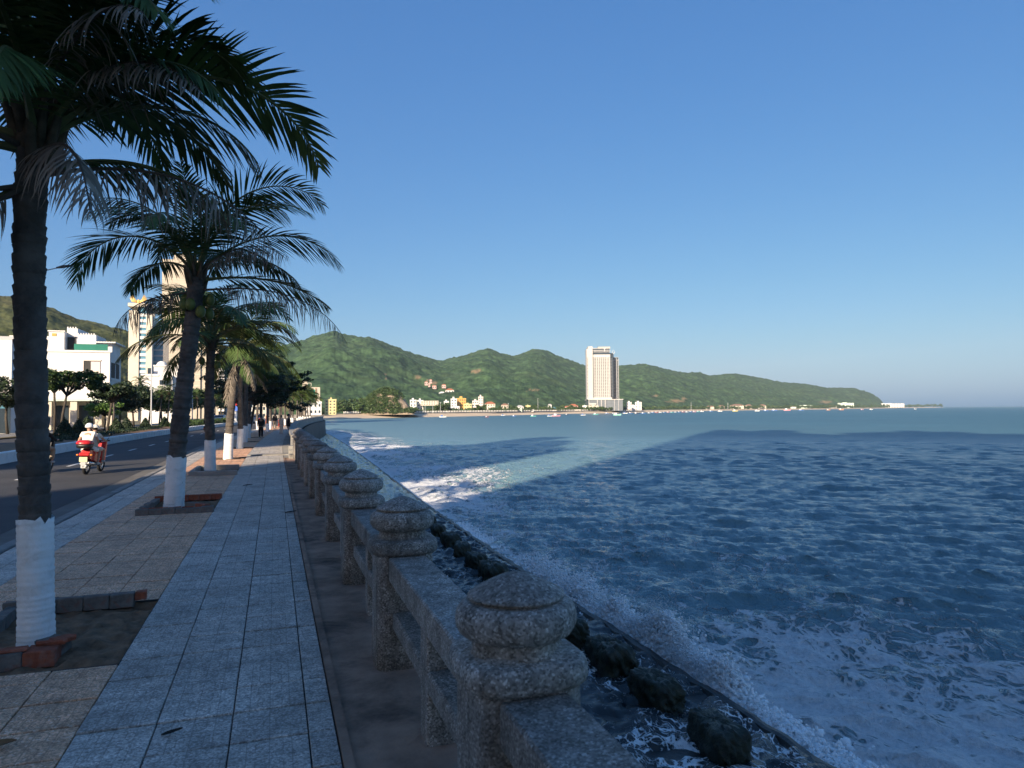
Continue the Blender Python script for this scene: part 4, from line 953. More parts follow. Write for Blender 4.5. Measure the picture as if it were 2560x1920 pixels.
# white villa with battlements
Y0 = ground(273, 92).y; X = lambda p: onY(p, Y0); Z = lambda p, q: hY(p, q, Y0)
vl = thing('white_villa', 'white flat-roofed villa with battlemented top storey and green glass terrace rail', 'building', (0, Y0, 0))
x0, x1 = X(20), X(273); zt = Z(200, 878); zg = Z(200, 1000)
part(vl, 'wall', 'w_white', (x0, x1, 0, 7.0, zg, zt), (x0, X(119), -.02, 7, zt, Z(100, 840)), (X(119), X(158), .0, 7, zt, Z(140, 828)))
part(vl, 'upper_storey', 'w_white', (X(158), X(185), 1.2, 7, zt, Z(170, 818)), (X(185)-.01, X(232), 1.21, 7, zt, Z(200, 834)), (X(232)-.02, X(282), 1.22, 7.5, zt+1.4, Z(255, 855)), (X(232), X(270), 2.0, 7.2, zt, zt+1.4))
cm = MB()
for a, b, y, zz in ((158, 185, 1.2, Z(170, 818)), (185, 232, 1.2, Z(200, 834)), (232, 282, 1.2, Z(255, 855))):
    xx = X(a)
    while xx < X(b)-.12: cm.box(xx, xx+.14, y, y+.2, zz, zz+.18); xx += .30
cm.build('battlement', M['w_white'], vl)['kind'] = 'stuff'
part(vl, 'cornice', 'w_white', (x0-.1, x1+.12, -.12, .0, zt-.12, zt+.12), (X(119)-.1, X(158)+.1, -.14, .02, Z(140, 828)-.05, Z(140, 828)+.1))
part(vl, 'terrace_rail', 'glass_green', (X(182), X(267), .12, .17, zt+.12, zt+.95))
part(vl, 'door', 'recess', (X(160), X(181), 1.10, 1.22, zt, zt+1.9)); part(vl, 'vent', 'ochre' if 'ochre' in M else 'w_ochre', (X(127), X(138), -.06, .0, Z(130, 834)-.3, Z(130, 834)+.05))
w = part(vl, 'window', 'recess', (X(208), X(249), -.05, .0, Z(228, 946), Z(228, 902)))
part(w, 'frame', 'w_pinkish', (X(208)-.1, X(249)+.1, -.12, -.0, Z(228, 902), Z(228, 902)+.14), (X(208)-.1, X(208), -.12, 0, Z(228, 946), Z(228, 902)), (X(226), X(249), -.09, -.05, Z(228, 946), Z(228, 904)))
part(vl, 'side_loggia', 'recess', (x1, x1+.03, .8, 5.8, Z(275, 945), Z(275, 905)))
part(vl, 'loggia_rail', 'w_white', (x1+.03, x1+.1, .6, 6.0, Z(275, 950), Z(275, 944)), (x1+.03, x1+.1, 3.0, 3.2, Z(275, 945), Z(275, 905)))
part(vl, 'canopy', 'w_pale_green', (x0, x1+.6, -1.3, 0, zg-.14, zg+.16))
part(vl, 'ground_floor', 'w_cream', (x0, x1, .3, 7, -.3, zg-.14)); 
for a, b in ((128, 170), (196, 232)): part(vl, 'shop_window', 'glass', (X(a), X(b), .22, .30, .1, zg-.7))
for a in (118, 181, 243, 268): part(vl, 'column', 'w_cream', (X(a), X(a)+.75, -1.1, -.4, -.3, zg-.14))
part(vl, 'sign_board', 'sign_green' if 'sign_green' in M else 'w_pale_green', (X(256), X(272), -1.7, -1.62, 2.4, 3.7))
# neighbour at the picture edge
nb = thing('white_house', 'white house with crenellated roof at the left picture edge', 'building', (0, 78, 0)); Xn = lambda p: onY(p, 78)
part(nb, 'wall', 'w_white', (Xn(-90), Xn(27), 0, 6, -.3, hY(10, 850, 78))); part(nb, 'roof_shed', 'w_grey', (Xn(-40), Xn(24), 1, 5, hY(10, 850, 78), hY(10, 838, 78)))
part(nb, 'shop_front', 'glass', (Xn(-60), Xn(26), -.06, 0, 0, 2.6)); part(nb, 'sign_board', 'glass_blue', (Xn(9), Xn(27), -.9, -.75, 2.3, 3.5))
# slim hotel with golden wings
Yh = ground(345, 185).y; X = lambda p: onY(p, Yh); Z = lambda p, q: hY(p, q, Yh)
hw = thing('winged_hotel', 'slim cream hotel with blue glass strip and golden wings on top', 'building', (0, Yh, 0)); zt = Z(345, 776)
part(hw, 'wall', 'w_cream', (X(319), X(345), 0, 14, -.3, zt), (X(363), X(378), 0, 14, -.3, zt-1.2))
part(hw, 'glass_strip', 'glass_blue', (X(345), X(363), .5, 14, -.3, zt+1.0))
n = 15
for k in range(n):
    z = Z(354, 990)+(zt-Z(354, 990))*k/n; part(hw, 'spandrel', 'w_white', (X(345), X(363), .32, .5, z, z+.75))
part(hw, 'side_glass', 'glass_blue', (X(378), X(402), 3, 14, -.3, Z(390, 815)))
for k in range(8): z = Z(390, 935)+k*(Z(390, 815)-Z(390, 935))/8; part(hw, 'side_spandrel', 'w_grey', (X(378), X(402), 2.85, 3, z, z+.5))
part(hw, 'parapet', 'w_cream', (X(319)-.2, X(378)+.2, -.25, 14.2, zt+1.0, zt+1.9))
wg = MB(); cx = X(342)
for s in (-1, 1):
    for k in range(6):
        a = R(20+11*k); ln = 2.2-.18*k
        wg.tube([(cx+s*.25, .6, zt+2.1+.12*k), (cx+s*(.25+ln*.6*math.cos(a*.6)), .6, zt+2.1+ln*.45*math.sin(a)), (cx+s*(.25+ln*.82), .6, zt+2.2+ln*(.45+.25*math.sin(a))+.25*k)], [.16, .2, .04], 5)
wg.ball((cx, .6, zt+2.4), .35, .3, .6); wg.build('golden_wings', M['gold'], hw, True)
# big beige tower
Yb = ground(460, 235).y; X = lambda p: onY(p, Yb); Z = lambda p, q: hY(p, q, Yb)
bt = thing('beige_tower', 'broad plain beige tower block behind the second palm', 'building', (0, Yb, 0)); zt = Z(460, 650)
part(bt, 'wall', 'w_beige', (X(402), X(500), 0, 22, -.3, zt), (X(500), X(546), .6, 22, -.3, Z(520, 760)))
for k in range(26): z = 3+k*(zt-4)/26; part(bt, 'floor_groove', 'w_cream', (X(402)-.05, X(500)+.05, -.06, 0, z, z+.18))
part(bt, 'balcony_shaft', 'recess', (X(546), X(559), 1.4, 14, -.3, Z(550, 915)))
for k in range(9): z = 2+k*(Z(550, 915)-2)/9; part(bt, 'balcony', 'w_white', (X(545), X(560), .5, 1.4, z, z+1.0))
part(bt, 'roof_block', 'w_beige', (X(425), X(470), 5, 15, zt, zt+3))
# low white building in front
Yl = ground(410, 130).y; X = lambda p: onY(p, Yl); Z = lambda p, q: hY(p, q, Yl)
lw = thing('low_white_building', 'low white building with glazed corner and water tank, left of the second palm', 'building', (0, Yl, 0))
part(lw, 'wall', 'w_white', (X(381), X(458), 1, 9, -.3, Z(420, 914)), (X(352), X(430), 0, 9, -.3, Z(380, 938)))
for a, b, y, q0, q1 in ((368, 378, -.06, 920, 936), (398, 408, -.06, 950, 962), (412, 428, -.06, 948, 965), (446, 455, .94, 925, 934)): part(lw, 'window', 'glass', (X(a), X(b), y, y+.06, Z(a, q1), Z(a, q0)))
part(lw, 'parapet', 'w_white', (X(380), X(460), .85, 1, Z(420, 916), Z(420, 912)), (X(351), X(396), -.15, 0, Z(380, 940), Z(380, 935)))
MB().ball((X(395), 4, Z(395, 914)+.2), .95, .95, .9).build('water_tank', M['w_white'], lw, True)
def simple_block(label, px0, px1, top, zc, mat, floors=4, cols=4, name='house', roof=None, depth=.7, win='glass', yaw=None, base=-.3, cat='building'):
    """a rendered house turned to the shore, with window rows, parapet or tiled roof"""
    pc = (px0+px1)/2; g = ground(pc, zc); w = (px1-px0)*zc/FPX; h = hgt(pc, top, zc)-base; d = w*depth
    az = az_of(g); t = thing(name, label, cat, (g.x, g.y, base), -az if yaw is None else yaw)
    rh = 0
    if roof: rh = min(h*.3, w*.22); h -= rh
    part(t, 'wall', mat, (-w/2, w/2, 0, d, 0, h))
    wm = MB(); fh = h/floors
    for k in range(floors):
        for c in range(cols):
            ww = w/cols; wm.box(-w/2+ww*(c+.28), -w/2+ww*(c+.72), -.12, .0, fh*(k+.32), fh*(k+.74))
    q = wm.build('window', M[win], t); q['kind'] = 'stuff'
    if roof:
        e = w*.05; m = MB(); m.v = [(-w/2-e, -e, h), (w/2+e, -e, h), (w/2+e, d+e, h), (-w/2-e, d+e, h), (-w*.18, d/2, h+rh), (w*.18, d/2, h+rh)]
        m.f = [(0, 1, 5, 4), (1, 2, 5), (2, 3, 4, 5), (3, 0, 4), (3, 2, 1, 0)]; m.build('roof', M[roof], t)
    else: part(t, 'parapet', mat, (-w/2-.15, w/2+.15, -.15, .1, h-.3, h+.5), (-w*.2, w*.1, d*.3, d*.7, h, h+min(2.2, h*.18)))
    return t
simple_block('pinkish white block seen between the third and fourth palms', 559, 603, 872, 250, 'w_pinkish', 9, 4)
simple_block('white block behind the crowns of the middle palms', 606, 664, 882, 300, 'w_white', 9, 4)
simple_block('cream house behind the far promenade palms', 634, 664, 996, 215, 'w_cream', 3, 3)
# netted building under construction
g = ground(770, 420); nt_ = thing('netted_building', 'half-built block wrapped in green scaffold netting', 'building', (g.x, g.y, -.3), -az_of(g)); k = 420/FPX
W = lambda p: (p-770)*k; Hh = lambda q: hgt(770, q, 420)+.3
part(nt_, 'wall', 'w_beige', (W(742), W(799), 0, 9, 0, Hh(968))); part(nt_, 'stair_tower', 'w_beige', (W(756), W(768), 1, 6, Hh(968), Hh(951)), (W(768), W(778), 1.2, 5, Hh(968), Hh(966)))
part(nt_, 'roof_frame', 'w_cream', (W(768), W(769), 1, 1.3, Hh(968), Hh(957)), (W(777), W(778), 1, 1.3, Hh(968), Hh(957)), (W(768), W(778), 1, 1.3, Hh(958), Hh(957)))
part(nt_, 'netting', 'net', (W(758), W(791), -.35, -.2, Hh(994), Hh(974)), (W(763), W(789), -.36, -.2, Hh(1003), Hh(997))); part(nt_, 'mast', 'recess', (W(765.6), W(766.6), -.6, -.4, Hh(998), Hh(960)))
for j in range(9): part(nt_, 'opening', 'roof_red', (W(787.5), W(790.5), -.5, -.37, Hh(1005-4*j), Hh(1002.5-4*j)))
for j in range(7): part(nt_, 'window', 'recess', (W(744), W(746), -.1, 0, Hh(1003-4.8*j), Hh(1001-4.8*j)))
simple_block('low white podium in front of the netted building', 764, 803, 1006, 400, 'w_white', 2, 4)
simple_block('plain pale yellow block right of the netted building', 812, 840, 1000, 430, 'w_yellow', 5, 3)

# ------------------------------------------------------------------ hills
def hill_mat(name, lo, hi, dry, dryamt):
    m, N, L, P = nodes(name); v = coord(N, 'World')
    f = noise_n(N, L, v, .055, 8, .72); cr = ramp(N, [(.34, lo), (.5, mul(hi, .62)), (.66, hi)]); L.new(f, cr.inputs[0])
    vo = N.new('ShaderNodeTexVoronoi'); vo.inputs['Scale'].default_value = .12; L.new(v, vo.inputs['Vector']); sp_ = N.new('ShaderNodeSeparateColor'); L.new(vo.outputs['Color'], sp_.inputs[0])
    m0 = N.new('ShaderNodeMixRGB'); m0.blend_type = 'MULTIPLY'; m0.inputs[0].default_value = .7; L.new(cr.outputs[0], m0.inputs[1])
    r1 = ramp(N, [(0, (.5, .54, .56)), (1, (1.45, 1.4, 1.3))]); L.new(sp_.outputs[0], r1.inputs[0]); L.new(r1.outputs[0], m0.inputs[2])
    g = noise_n(N, L, v, .012, 5, .6); r2 = ramp(N, [(.5, (0, 0, 0)), (.72, (1, 1, 1))]); L.new(g, r2.inputs[0])
    m1 = N.new('ShaderNodeMixRGB'); L.new(math_n(N, L, 'MULTIPLY', r2.outputs[0], dryamt), m1.inputs[0]); L.new(m0.outputs[0], m1.inputs[1]); m1.inputs[2].default_value = (*dry, 1)
    A = N.new('ShaderNodeAttribute'); A.attribute_name = 'bare'; m2 = N.new('ShaderNodeMixRGB'); L.new(A.outputs['Fac'], m2.inputs[0]); L.new(m1.outputs[0], m2.inputs[1]); m2.inputs[2].default_value = (.26, .19, .11, 1)
    L.new(m2.outputs[0], P.inputs['Base Color']); P.inputs['Roughness'].default_value = .9; P.inputs['Specular IOR Level'].default_value = .1
    return m
M['hill'] = hill_mat('forested_hill', (.018, .044, .026), (.075, .140, .065), (.10, .13, .065), .3)
M['hill_dry'] = hill_mat('dry_scrub_hill', (.03, .045, .018), (.13, .145, .06), (.16, .14, .07), .5)
def hill(name, label, ridge, Rf, Ff, mat, seed, cols, rows, bare=(), tree_h=8.0, tree_s=12.0, spur=.30):
    xs = np.linspace(ridge[0][0], ridge[-1][0], cols); ry = np.interp(xs, [p[0] for p in ridge], [p[1] for p in ridge])
    sm = np.convolve(np.pad(ry, 6, 'edge'), np.ones(13)/13, 'valid'); ry = .4*ry+.6*sm
    Rr = np.interp(xs, *zip(*Rf)); Fo = np.interp(xs, *zip(*Ff)); zr = EYE+(hor(xs)-ry)*Rr/FPX
    s = np.concatenate([np.linspace(0, 1, rows), np.linspace(1.03, 1.35, 8)]); S = s[:, None]
    zc = Fo[None]+(Rr-Fo)[None]*S
    d = np.array([[*(ray(x, 1030))] for x in xs]); PX_ = d[:, 0][None]*zc; PY_ = d[:, 1][None]*zc
    prof_ = np.where(S <= 1, S**1.05, 1-(S-1)*.9)
    sp_ = (fbm(PX_/170+3, PY_/170, seed, 4)-.5)*2; sp2 = 1-np.abs(fbm(PX_/330+9, PY_/330+5, seed+5, 4)-.5)*4
    z = zr[None]*(prof_+(.6*spur*sp_+.4*spur*(sp2-.4))*np.clip(np.sin(PI*np.clip(S, 0, 1)), 0, 1)**.8)
    # crowns
    tz = fbm(PX_/tree_s, PY_/tree_s, seed+9, 3); z = z+tree_h*(tz-.45)*np.clip(S*12, 0, 1)+np.where(S == 0, -6, 0)
    z = np.maximum(z, -2)
    V = np.stack([PX_, PY_, z], -1).reshape(-1, 3); n0, n1 = z.shape; idx = np.arange(n0*n1).reshape(n0, n1)
    Fq = np.stack([idx[:-1, :-1], idx[:-1, 1:], idx[1:, 1:], idx[1:, :-1]], -1).reshape(-1, 4)
    py = hor(xs)[None]-(z-EYE)*FPX/zc; b = np.zeros_like(z); nn = fbm(PX_/14, PY_/14, seed+30, 3)
    for (bx0, by0, rx, ry_) in bare: b = np.maximum(b, np.clip(1.6-1.6*np.sqrt(((xs[None]-bx0)/rx)**2+((py-by0)/ry_)**2)+(nn-.5)*2.2, 0, 1))
    o = link(name, np_mesh(name, V, Fq, mat, True, {'bare': b.reshape(-1)})); tag(o, None, None, None, 'structure'); return o
k_ = 1.1573
RID = [(p[0]*k_, p[1]*k_) for p in ((440, 800), (520, 775), (560, 762), (600, 750), (640, 740), (690, 722), (722, 713), (745, 722), (775, 727), (800, 728), (850, 748), (900, 766), (950, 779), (1000, 768), (1055, 752), (1090, 765), (1112, 769), (1150, 755), (1178, 756), (1215, 772), (1260, 788), (1300, 801), (1345, 790), (1395, 786), (1440, 797),
       (1485, 806), (1510, 803), (1530, 811), (1590, 807), (1650, 817), (1690, 826), (1740, 829), (1790, 838), (1845, 838), (1880, 848), (1900, 860), (1908, 870), (1913, 881))]
hill('hills', '', RID, [(500, 1250), (830, 1450), (1250, 1750), (1700, 2300), (2215, 3300)], [(500, 560), (830, 640), (1250, 800), (1535, 1050), (1740, 1550), (2050, 2000), (2215, 2900)], M['hill'], 3, 1040, 150,
     [(1043, 942, 13, 5.5), (965, 936, 6, 2.5), (965, 946, 4, 2), (1085, 957, 10, 4), (1070, 950, 8, 3), (1195, 928, 18, 5), (1335, 975, 18, 3), (1690, 1003, 24, 4), (2065, 1005, 17, 4), (1710, 996, 10, 3), (1640, 990, 12, 2.5), (700, 905, 16, 6), (655, 960, 22, 2)])
hill('left_hill', '', [(-120, 705), (0, 737), (60, 750), (119, 766), (174, 789), (246, 809), (315, 826), (380, 852), (450, 885), (540, 930), (620, 975)], [(-120, 380), (620, 520)], [(-120, 190), (300, 210), (620, 330)], M['hill_dry'], 8, 420, 90, (), 3.2, 5.5, .2)
# sandy cutting left of the netted block
hill('sand_cutting', '', [(690, 1003), (702, 985), (720, 978), (735, 977), (745, 990), (755, 1008)], [(690, 500), (755, 500)], [(690, 470), (755, 470)], M['hill'], 5, 60, 24, [(722, 992, 60, 40)], 1.0, 5, .1)

# knoll with a broken rock face
M['rock'] = pm('broken_rock', (.20, .155, .11), .9, .4, .25, .8, 1.2, c2=(.42, .33, .24))
g = ground(975, 520); kn = []; NN = 56
ax = az_of(g)
for j in range(NN+1):
    for i in range(NN+1):
        u = -1+2*i/NN; v = -1+2*j/NN; xx = u*21; yy_ = v*16; 
        h = 18*max(0, 1-max(0, (abs(u+.12) if u < .1 else (u+.12)*1.05))**2.2)*max(0, 1-abs(v)**2)
        if u > .15: h = min(h, 18*max(0, 1-((u-.15)/.78)**1.1)+2.5)
        h += 3.0*(float(fbm(np.array([xx/6+5]), np.array([yy_/6]), 4, 4)[0])-.45)*(1 if h > .5 else 0); kn.append((xx, yy_, h-1.0))
m = MB(); m.v = kn; m.f = [(j*(NN+1)+i, j*(NN+1)+i+1, (j+1)*(NN+1)+i+1, (j+1)*(NN+1)+i) for j in range(NN) for i in range(NN)]
ko = m.build('knoll', M['rock'], None, False, (g.x, g.y, 0), -ax); ko['kind'] = 'structure'
cl = []; r_ = random.Random(9)
for x, y_, z in kn:
    if z > 0 and r_.random() < .5 and (x < 6+r_.uniform(-5, 4) or z < 3) : cl.append((x, y_-.5, z+.6, r_.uniform(1.2, 2.2)))
V, Fq = leaf_cloud(cl, 26000, .75, 12, .8)
tag(link('knoll_scrub', np_mesh('knoll_scrub', V, Fq, M['leaf'], False), None, (g.x, g.y, 0), -ax), 'green scrub covering the rocky knoll by the beach', 'scrub', None, 'stuff')

# ------------------------------------------------------------------ far shore: belts of trees, houses, tower, boats
CPX = [700, 735, 770, 830, 930, 1036, 1140, 1240, 1420, 1535, 1640, 1740, 1880, 2036, 2180, 2270, 2362]
CZC = [300, 380, 425, 453, 485, 522, 565, 616, 790, 880, 1080, 1350, 1560, 1800, 2500, 3100, 3600]
def cz(px): return float(np.interp(px, CPX, CZC))
r_ = random.Random(31); cl = []
def belt(a, b, step, off, top, rad, jit=1.0):
    px = a
    while px < b:
        zc = cz(px)+off+r_.uniform(0, 14); g = ground(px, zc); h = (hor(px)-top(px) if callable(top) else hor(px)-top)*zc/FPX+EYE
        hh = max(1.5, h*r_.uniform(.55, 1.05)); q = rad*zc/600*r_.uniform(.7, 1.2)
        for k in range(3): cl.append((g.x+r_.uniform(-q, q), g.y+r_.uniform(-q, q), hh*r_.uniform(.3, .85), q*r_.uniform(.7, 1.1), .9))
        px += step*r_.uniform(.6, 1.4)
belt(800, 925, 4.0, 26, lambda p: 1004+(p-860)*.02 if p > 845 else 1020, 2.0); belt(850, 930, 4, 50, 992, 2.4)
belt(1030, 1560, 5.5, 30, 1019, 1.5); belt(1090, 1125, 4, 34, 1007, 1.8); belt(1190, 1216, 4, 34, 1008, 1.8); belt(1245, 1560, 5, 60, 1014, 1.7); belt(1470, 1555, 4, 22, 1017, 1.4)
V, Fq = leaf_cloud(cl, 52000, .95, 3, .9)
tag(link('shore_trees', np_mesh('shore_trees', V, Fq, M['leaf'], False)), 'belt of trees and bushes behind the far beach', 'trees', None, 'stuff')
cl = []; belt(1556, 2185, 2.6, 70, lambda p: 1013.5 if p < 1900 else 1012, 1.05); belt(2180, 2356, 2.4, 160, 1010.5, .9)
V, Fq = leaf_cloud(cl, 30000, 1.7, 4, .9)
tag(link('far_palm_belt', np_mesh('far_palm_belt', V, Fq, M['leaf'], False)), 'thin line of palms along the most distant shore', 'trees', None, 'stuff')
# row of palms right behind the wall's end
HS = [  # px0, px1, top, extra depth, wall, floors, cols, roof, label
    (1025, 1041, 1001, 60, 'w_white', 4, 2, None, 'white block just right of the rocky knoll'), (1043, 1058, 1002, 62, 'w_white', 4, 2, None, 'second white block right of the rocky knoll'),
    (1052, 1096, 1013, 50, 'w_cream', 2, 7, None, 'long low cream building below the hillside temple'), (1110, 1122, 1004, 66, 'w_white', 3, 2, None, 'small white block left of the ochre one'),
    (1127, 1142, 998, 60, 'w_white', 5, 2, None, 'white block touching the ochre block'), (1142, 1165, 997, 62, 'w_ochre', 5, 4, None, 'ochre yellow block among the beach houses'),
    (1160, 1179, 1011, 50, 'w_yellow', 3, 3, None, 'pale yellow house right of the ochre block'), (1133, 1149, 1017, 46, 'w_white', 2, 3, None, 'low white house in front of the ochre block'),
    (1181, 1197, 1003, 58, 'w_pinkish', 4, 3, None, 'pinkish house right of the ochre group'), (1196, 1208, 993, 76, 'w_pinkish', 6, 2, None, 'tallest pinkish block of the beach houses'),
    (1212, 1238, 1004, 60, 'w_cream', 3, 4, 'roof_red', 'cream house with red roof right of the pinkish block'), (1253, 1271, 1009, 66, 'w_beige', 2, 3, 'roof_brown', 'beige house with brown roof in the trees'),
    (1291, 1309, 1013, 60, 'w_white', 2, 3, 'w_grey', 'white house with pale roof in the trees'), (1314, 1326, 1015, 58, 'w_yellow', 2, 2, None, 'small yellow house left of the white shrine'),
    (1370, 1379, 1010, 66, 'w_white', 3, 1, 'w_grey', 'little white shrine with pointed roof'), (1376, 1391, 1018, 52, 'w_white', 1, 3, 'glass_blue', 'low white house with blue roof'),
    (1410, 1423, 1015, 56, 'w_pink', 2, 3, 'roof_red', 'small pink house left of the tower'), (1421, 1445, 1010, 66, 'w_pink', 3, 4, 'roof_red', 'pink house with red roof left of the tower'),
    (1456, 1468, 1015, 50, 'w_white', 2, 3, None, 'white house at the left foot of the tower'), (1472, 1496, 1015, 36, 'w_cream', 2, 5, None, 'cream annex in front of the tower'),
    (1316, 1334, 1025, 30, 'w_white', 1, 4, None, 'white hut on the beach wall'), (1438, 1452, 1025, 30, 'w_cream', 1, 4, None, 'cream hut on the beach wall left of the tower'), (1293, 1305, 1022, 30, 'w_pale_green', 2, 2, None, 'pale green hut by the beach wall'),
    (1552, 1580, 1024, 26, 'w_white', 1, 6, 'roof_red', 'low white pavilion on the quay right of the tower'), (1581, 1607, 1021, 34, 'roof_brown', 2, 6, 'roof_brown', 'brown open pavilion right of the tower'),
    (1567, 1579, 1006, 20, 'w_white', 5, 2, None, 'left one of the white twin blocks right of the tower'), (1588, 1604, 1006, 22, 'w_white', 5, 2, None, 'right one of the white twin blocks right of the tower'), (1577, 1590, 1014, 24, 'w_white', 3, 3, None, 'low link between the white twin blocks'),
    (1765, 1785, 1014, 80, 'w_cream', 2, 5, 'roof_brown', 'first brown-roofed resort house from the left'), (1795, 1811, 1013, 80, 'w_cream', 2, 4, 'roof_brown', 'second brown-roofed resort house from the left'),
    (1826, 1859, 1010, 82, 'w_cream', 3, 8, 'roof_brown', 'largest brown-roofed resort house'), (1863, 1880, 1011, 86, 'w_cream', 2, 4, 'roof_brown', 'brown-roofed resort house right of the largest'), (1897, 1915, 1011, 86, 'w_cream', 2, 4, 'roof_brown', 'rightmost brown-roofed resort house'),
    (1977, 1990, 1018, 60, 'w_white', 1, 3, None, 'small white kiosk on the distant beach'), (2000, 2030, 1014, 120, 'w_pale_green', 2, 6, None, 'long pale building on the distant beach'), (2064, 2090, 1013, 130, 'w_white', 2, 6, 'roof_red', 'white house with red roof near the headland'),
    (2096, 2133, 1008, 180, 'w_pale_green', 3, 8, None, 'pale block below the headland'), (2185, 2256, 1009.5, 200, 'w_white', 3, 12, None, 'long bright white building at the end of the headland'),
    (1097, 1114, 979, 330, 'w_white', 2, 3, 'w_white', 'left wing of the white hillside temple'), (1114, 1135, 971, 330, 'w_white', 3, 3, 'roof_red', 'white hillside temple with red roof')]
for (a, b, top, dz, mat, fl, co, rf, lab) in HS:
    base = -.3
    zc = cz((a+b)/2)+dz
    if 'hillside' in lab: base = hgt((a+b)/2, 990, zc)-4
    simple_block(lab, a, b, top, zc, mat, fl, co, 'house', rf, .7, 'glass', None, base)
for i, (a, b, y) in enumerate(((1062, 1070, 953), (1074, 1080, 948), (1071, 1076, 957), (1081, 1091, 962), (1105, 1115, 960))):
    zc = 1010; simple_block('red-roofed hut on the hillside above the temple', a, b, y, zc, 'w_pink', 1, 2, 'hut', 'roof_red', .8, 'glass', None, hgt(a, y+7, zc)-2)['group'] = 'red-roofed huts on the hillside'
# low quay wall with white posts along the beach
qm = MB(); qp = MB()
for px in np.arange(860, 1560, 4.0):
    zc = cz(px)+27; g = ground(px, zc); g2 = ground(px+4, cz(px+4)+27); d = (g2-g); n_ = Vector((d.y, -d.x, 0)).normalized()*.25
    qm.add([(g.x, g.y, -1.2), (g2.x, g2.y, -1.2), (g2.x, g2.y, .35), (g.x, g.y, .35), (g.x-n_.x, g.y-n_.y, .35), (g2.x-n_.x, g2.y-n_.y, .35)], [(0, 1, 2, 3), (3, 2, 5, 4)])
    qp.box(g.x-.3, g.x+.3, g.y-.3, g.y+.3, .3, 1.5)
qo = qm.build('quay_wall', M['concrete']); tag(qo, 'low pale quay wall running behind the far beach', 'wall'); qq = qp.build('quay_post', M['w_white'], qo); qq['kind'] = 'stuff'
for i, px in enumerate((946, 1004, 1101, 1063, 1082, 1271, 1345, 1728, 1820)):
    zc = cz(px)+(24 if px < 1200 else 60); g = ground(px, zc, -.3); h = 8.5 if px < 1300 else 14
    t = thing('mast', 'slim pole standing on the far shore', 'pole', g, 0, 'poles along the far shore')
    MB().lathe([(.16*zc/500, 0), (.09*zc/500, h)], 6).build('pole', M['metal'], t); MB().box(-.6, .6, -.12, .12, h-.2, h+.15).build('crossarm', M['metal'], t)

M['glass_pale'] = pm('dusty_glass', (.16, .18, .20), .25, .15, .3, 0, spec=.5)
# high-rise on the shore
ZT = 905; g = ground(1500, ZT); kz = ZT/FPX
tw = thing('high_rise', 'tall cream high-rise tower with glass side darkened for shade on the far shore', 'tower', (g.x, g.y, -.3), -az_of(g)+R(6))
W = lambda p: (p-1500)*kz; Hh = lambda q: (hor(1500)-q)*kz+EYE+.3
zb, z1 = Hh(994), Hh(884)
part(tw, 'main_block', 'w_ivory', (W(1485), W(1527), 0, 20, zb, Hh(886)))
part(tw, 'plain_shaft', 'w_ivory', (W(1471.5), W(1483), -2.5, 18, zb-2, Hh(866)))
part(tw, 'edge_bay', 'w_ivory', (W(1468), W(1471.5), -1.0, 16, zb-2, Hh(872))); part(tw, 'slot', 'glass', (W(1483), W(1485), 1.5, 16, zb, Hh(870)))
part(tw, 'crown_glass', 'glass', (W(1484), W(1526), .6, 20, Hh(886), Hh(870))); 
for q in (891.5, 888.5, 880, 876, 871): part(tw, 'crown_band', 'w_white', (W(1483), W(1527.5), -.5, .7, Hh(q), Hh(q-1.0)))
part(tw, 'crown_roof', 'w_beige', (W(1498), W(1528), 3, 18, Hh(870), Hh(866)))
part(tw, 'corner_shade_glass', 'glass', (W(1526), W(1536), 6, 24, zb, Hh(882))); part(tw, 'corner_pier', 'w_grey', (W(1527), W(1528), 3.6, 6.2, zb, Hh(884)), (W(1533), W(1534.5), 7.5, 10, zb, Hh(882)))
part(tw, 'rear_block', 'glass', (W(1535), W(1553), 22, 44, zb-3, Hh(891)))  # dark glass tone stands in for shade on the tower's right side
rp_ = MB(); sl_ = MB(); wn_ = MB(); bc = MB(); fl = 27; fh = (Hh(893)-zb)/fl
for k in range(fl):
    z = zb+fh*k
    for c in range(6): x = W(1489+c*4.9); wn_.box(x, x+W(1502.4)-W(1500), -.25, .02, z+fh*.22, z+fh*.78)
    for x in (W(1518.5), W(1522.3), W(1486)): wn_.box(x, x+.85, -.25, .02, z+fh*.2, z+fh*.75)
    wn_.box(W(1469), W(1470.6), -1.3, -.98, z+fh*.25, z+fh*.75)
    for x in (W(1528.6), W(1531)): bc.box(x, x+.9, 5.4, 6.1, z, z+fh*.28)
    for x in (W(1537), W(1541), W(1548)): bc.box(x, x+1.3, 21.2, 22.1, z, z+fh*.25)
    sl_.box(W(1535)-.2, W(1553)+.2, 21.7, 44, z, z+.18)
for x in (1535.2, 1546, 1547.6, 1552.4): rp_.box(W(x), W(x)+.55, 21.0, 22.1, zb-3, Hh(893))
wn_.build('window', M['recess'], tw)['kind'] = 'stuff'; bc.build('balcony', M['w_grey'], tw)['kind'] = 'stuff'; sl_.build('floor_slab', M['w_grey'], tw)['kind'] = 'stuff'; rp_.build('rib', M['w_grey'], tw)['kind'] = 'stuff'
part(tw, 'rear_crown', 'w_grey', (W(1535), W(1553), 21.6, 44, Hh(898.5), Hh(897.2)), (W(1535), W(1553), 21.6, 44, Hh(891), Hh(890)))
part(tw, 'podium', 'glass_pale', (W(1471), W(1556), -4, 46, 0, Hh(1000))); part(tw, 'podium_roof', 'w_ivory', (W(1470), W(1557), -5, 46.5, Hh(1000), Hh(998)), (W(1470), W(1530), -1.5, 20, Hh(998), zb))
for p_ in (1471, 1492.5, 1502, 1511.5): part(tw, 'podium_column', 'w_ivory', (W(p_), W(p_)+.85, -5.1, -4.0, 0, Hh(1000)))
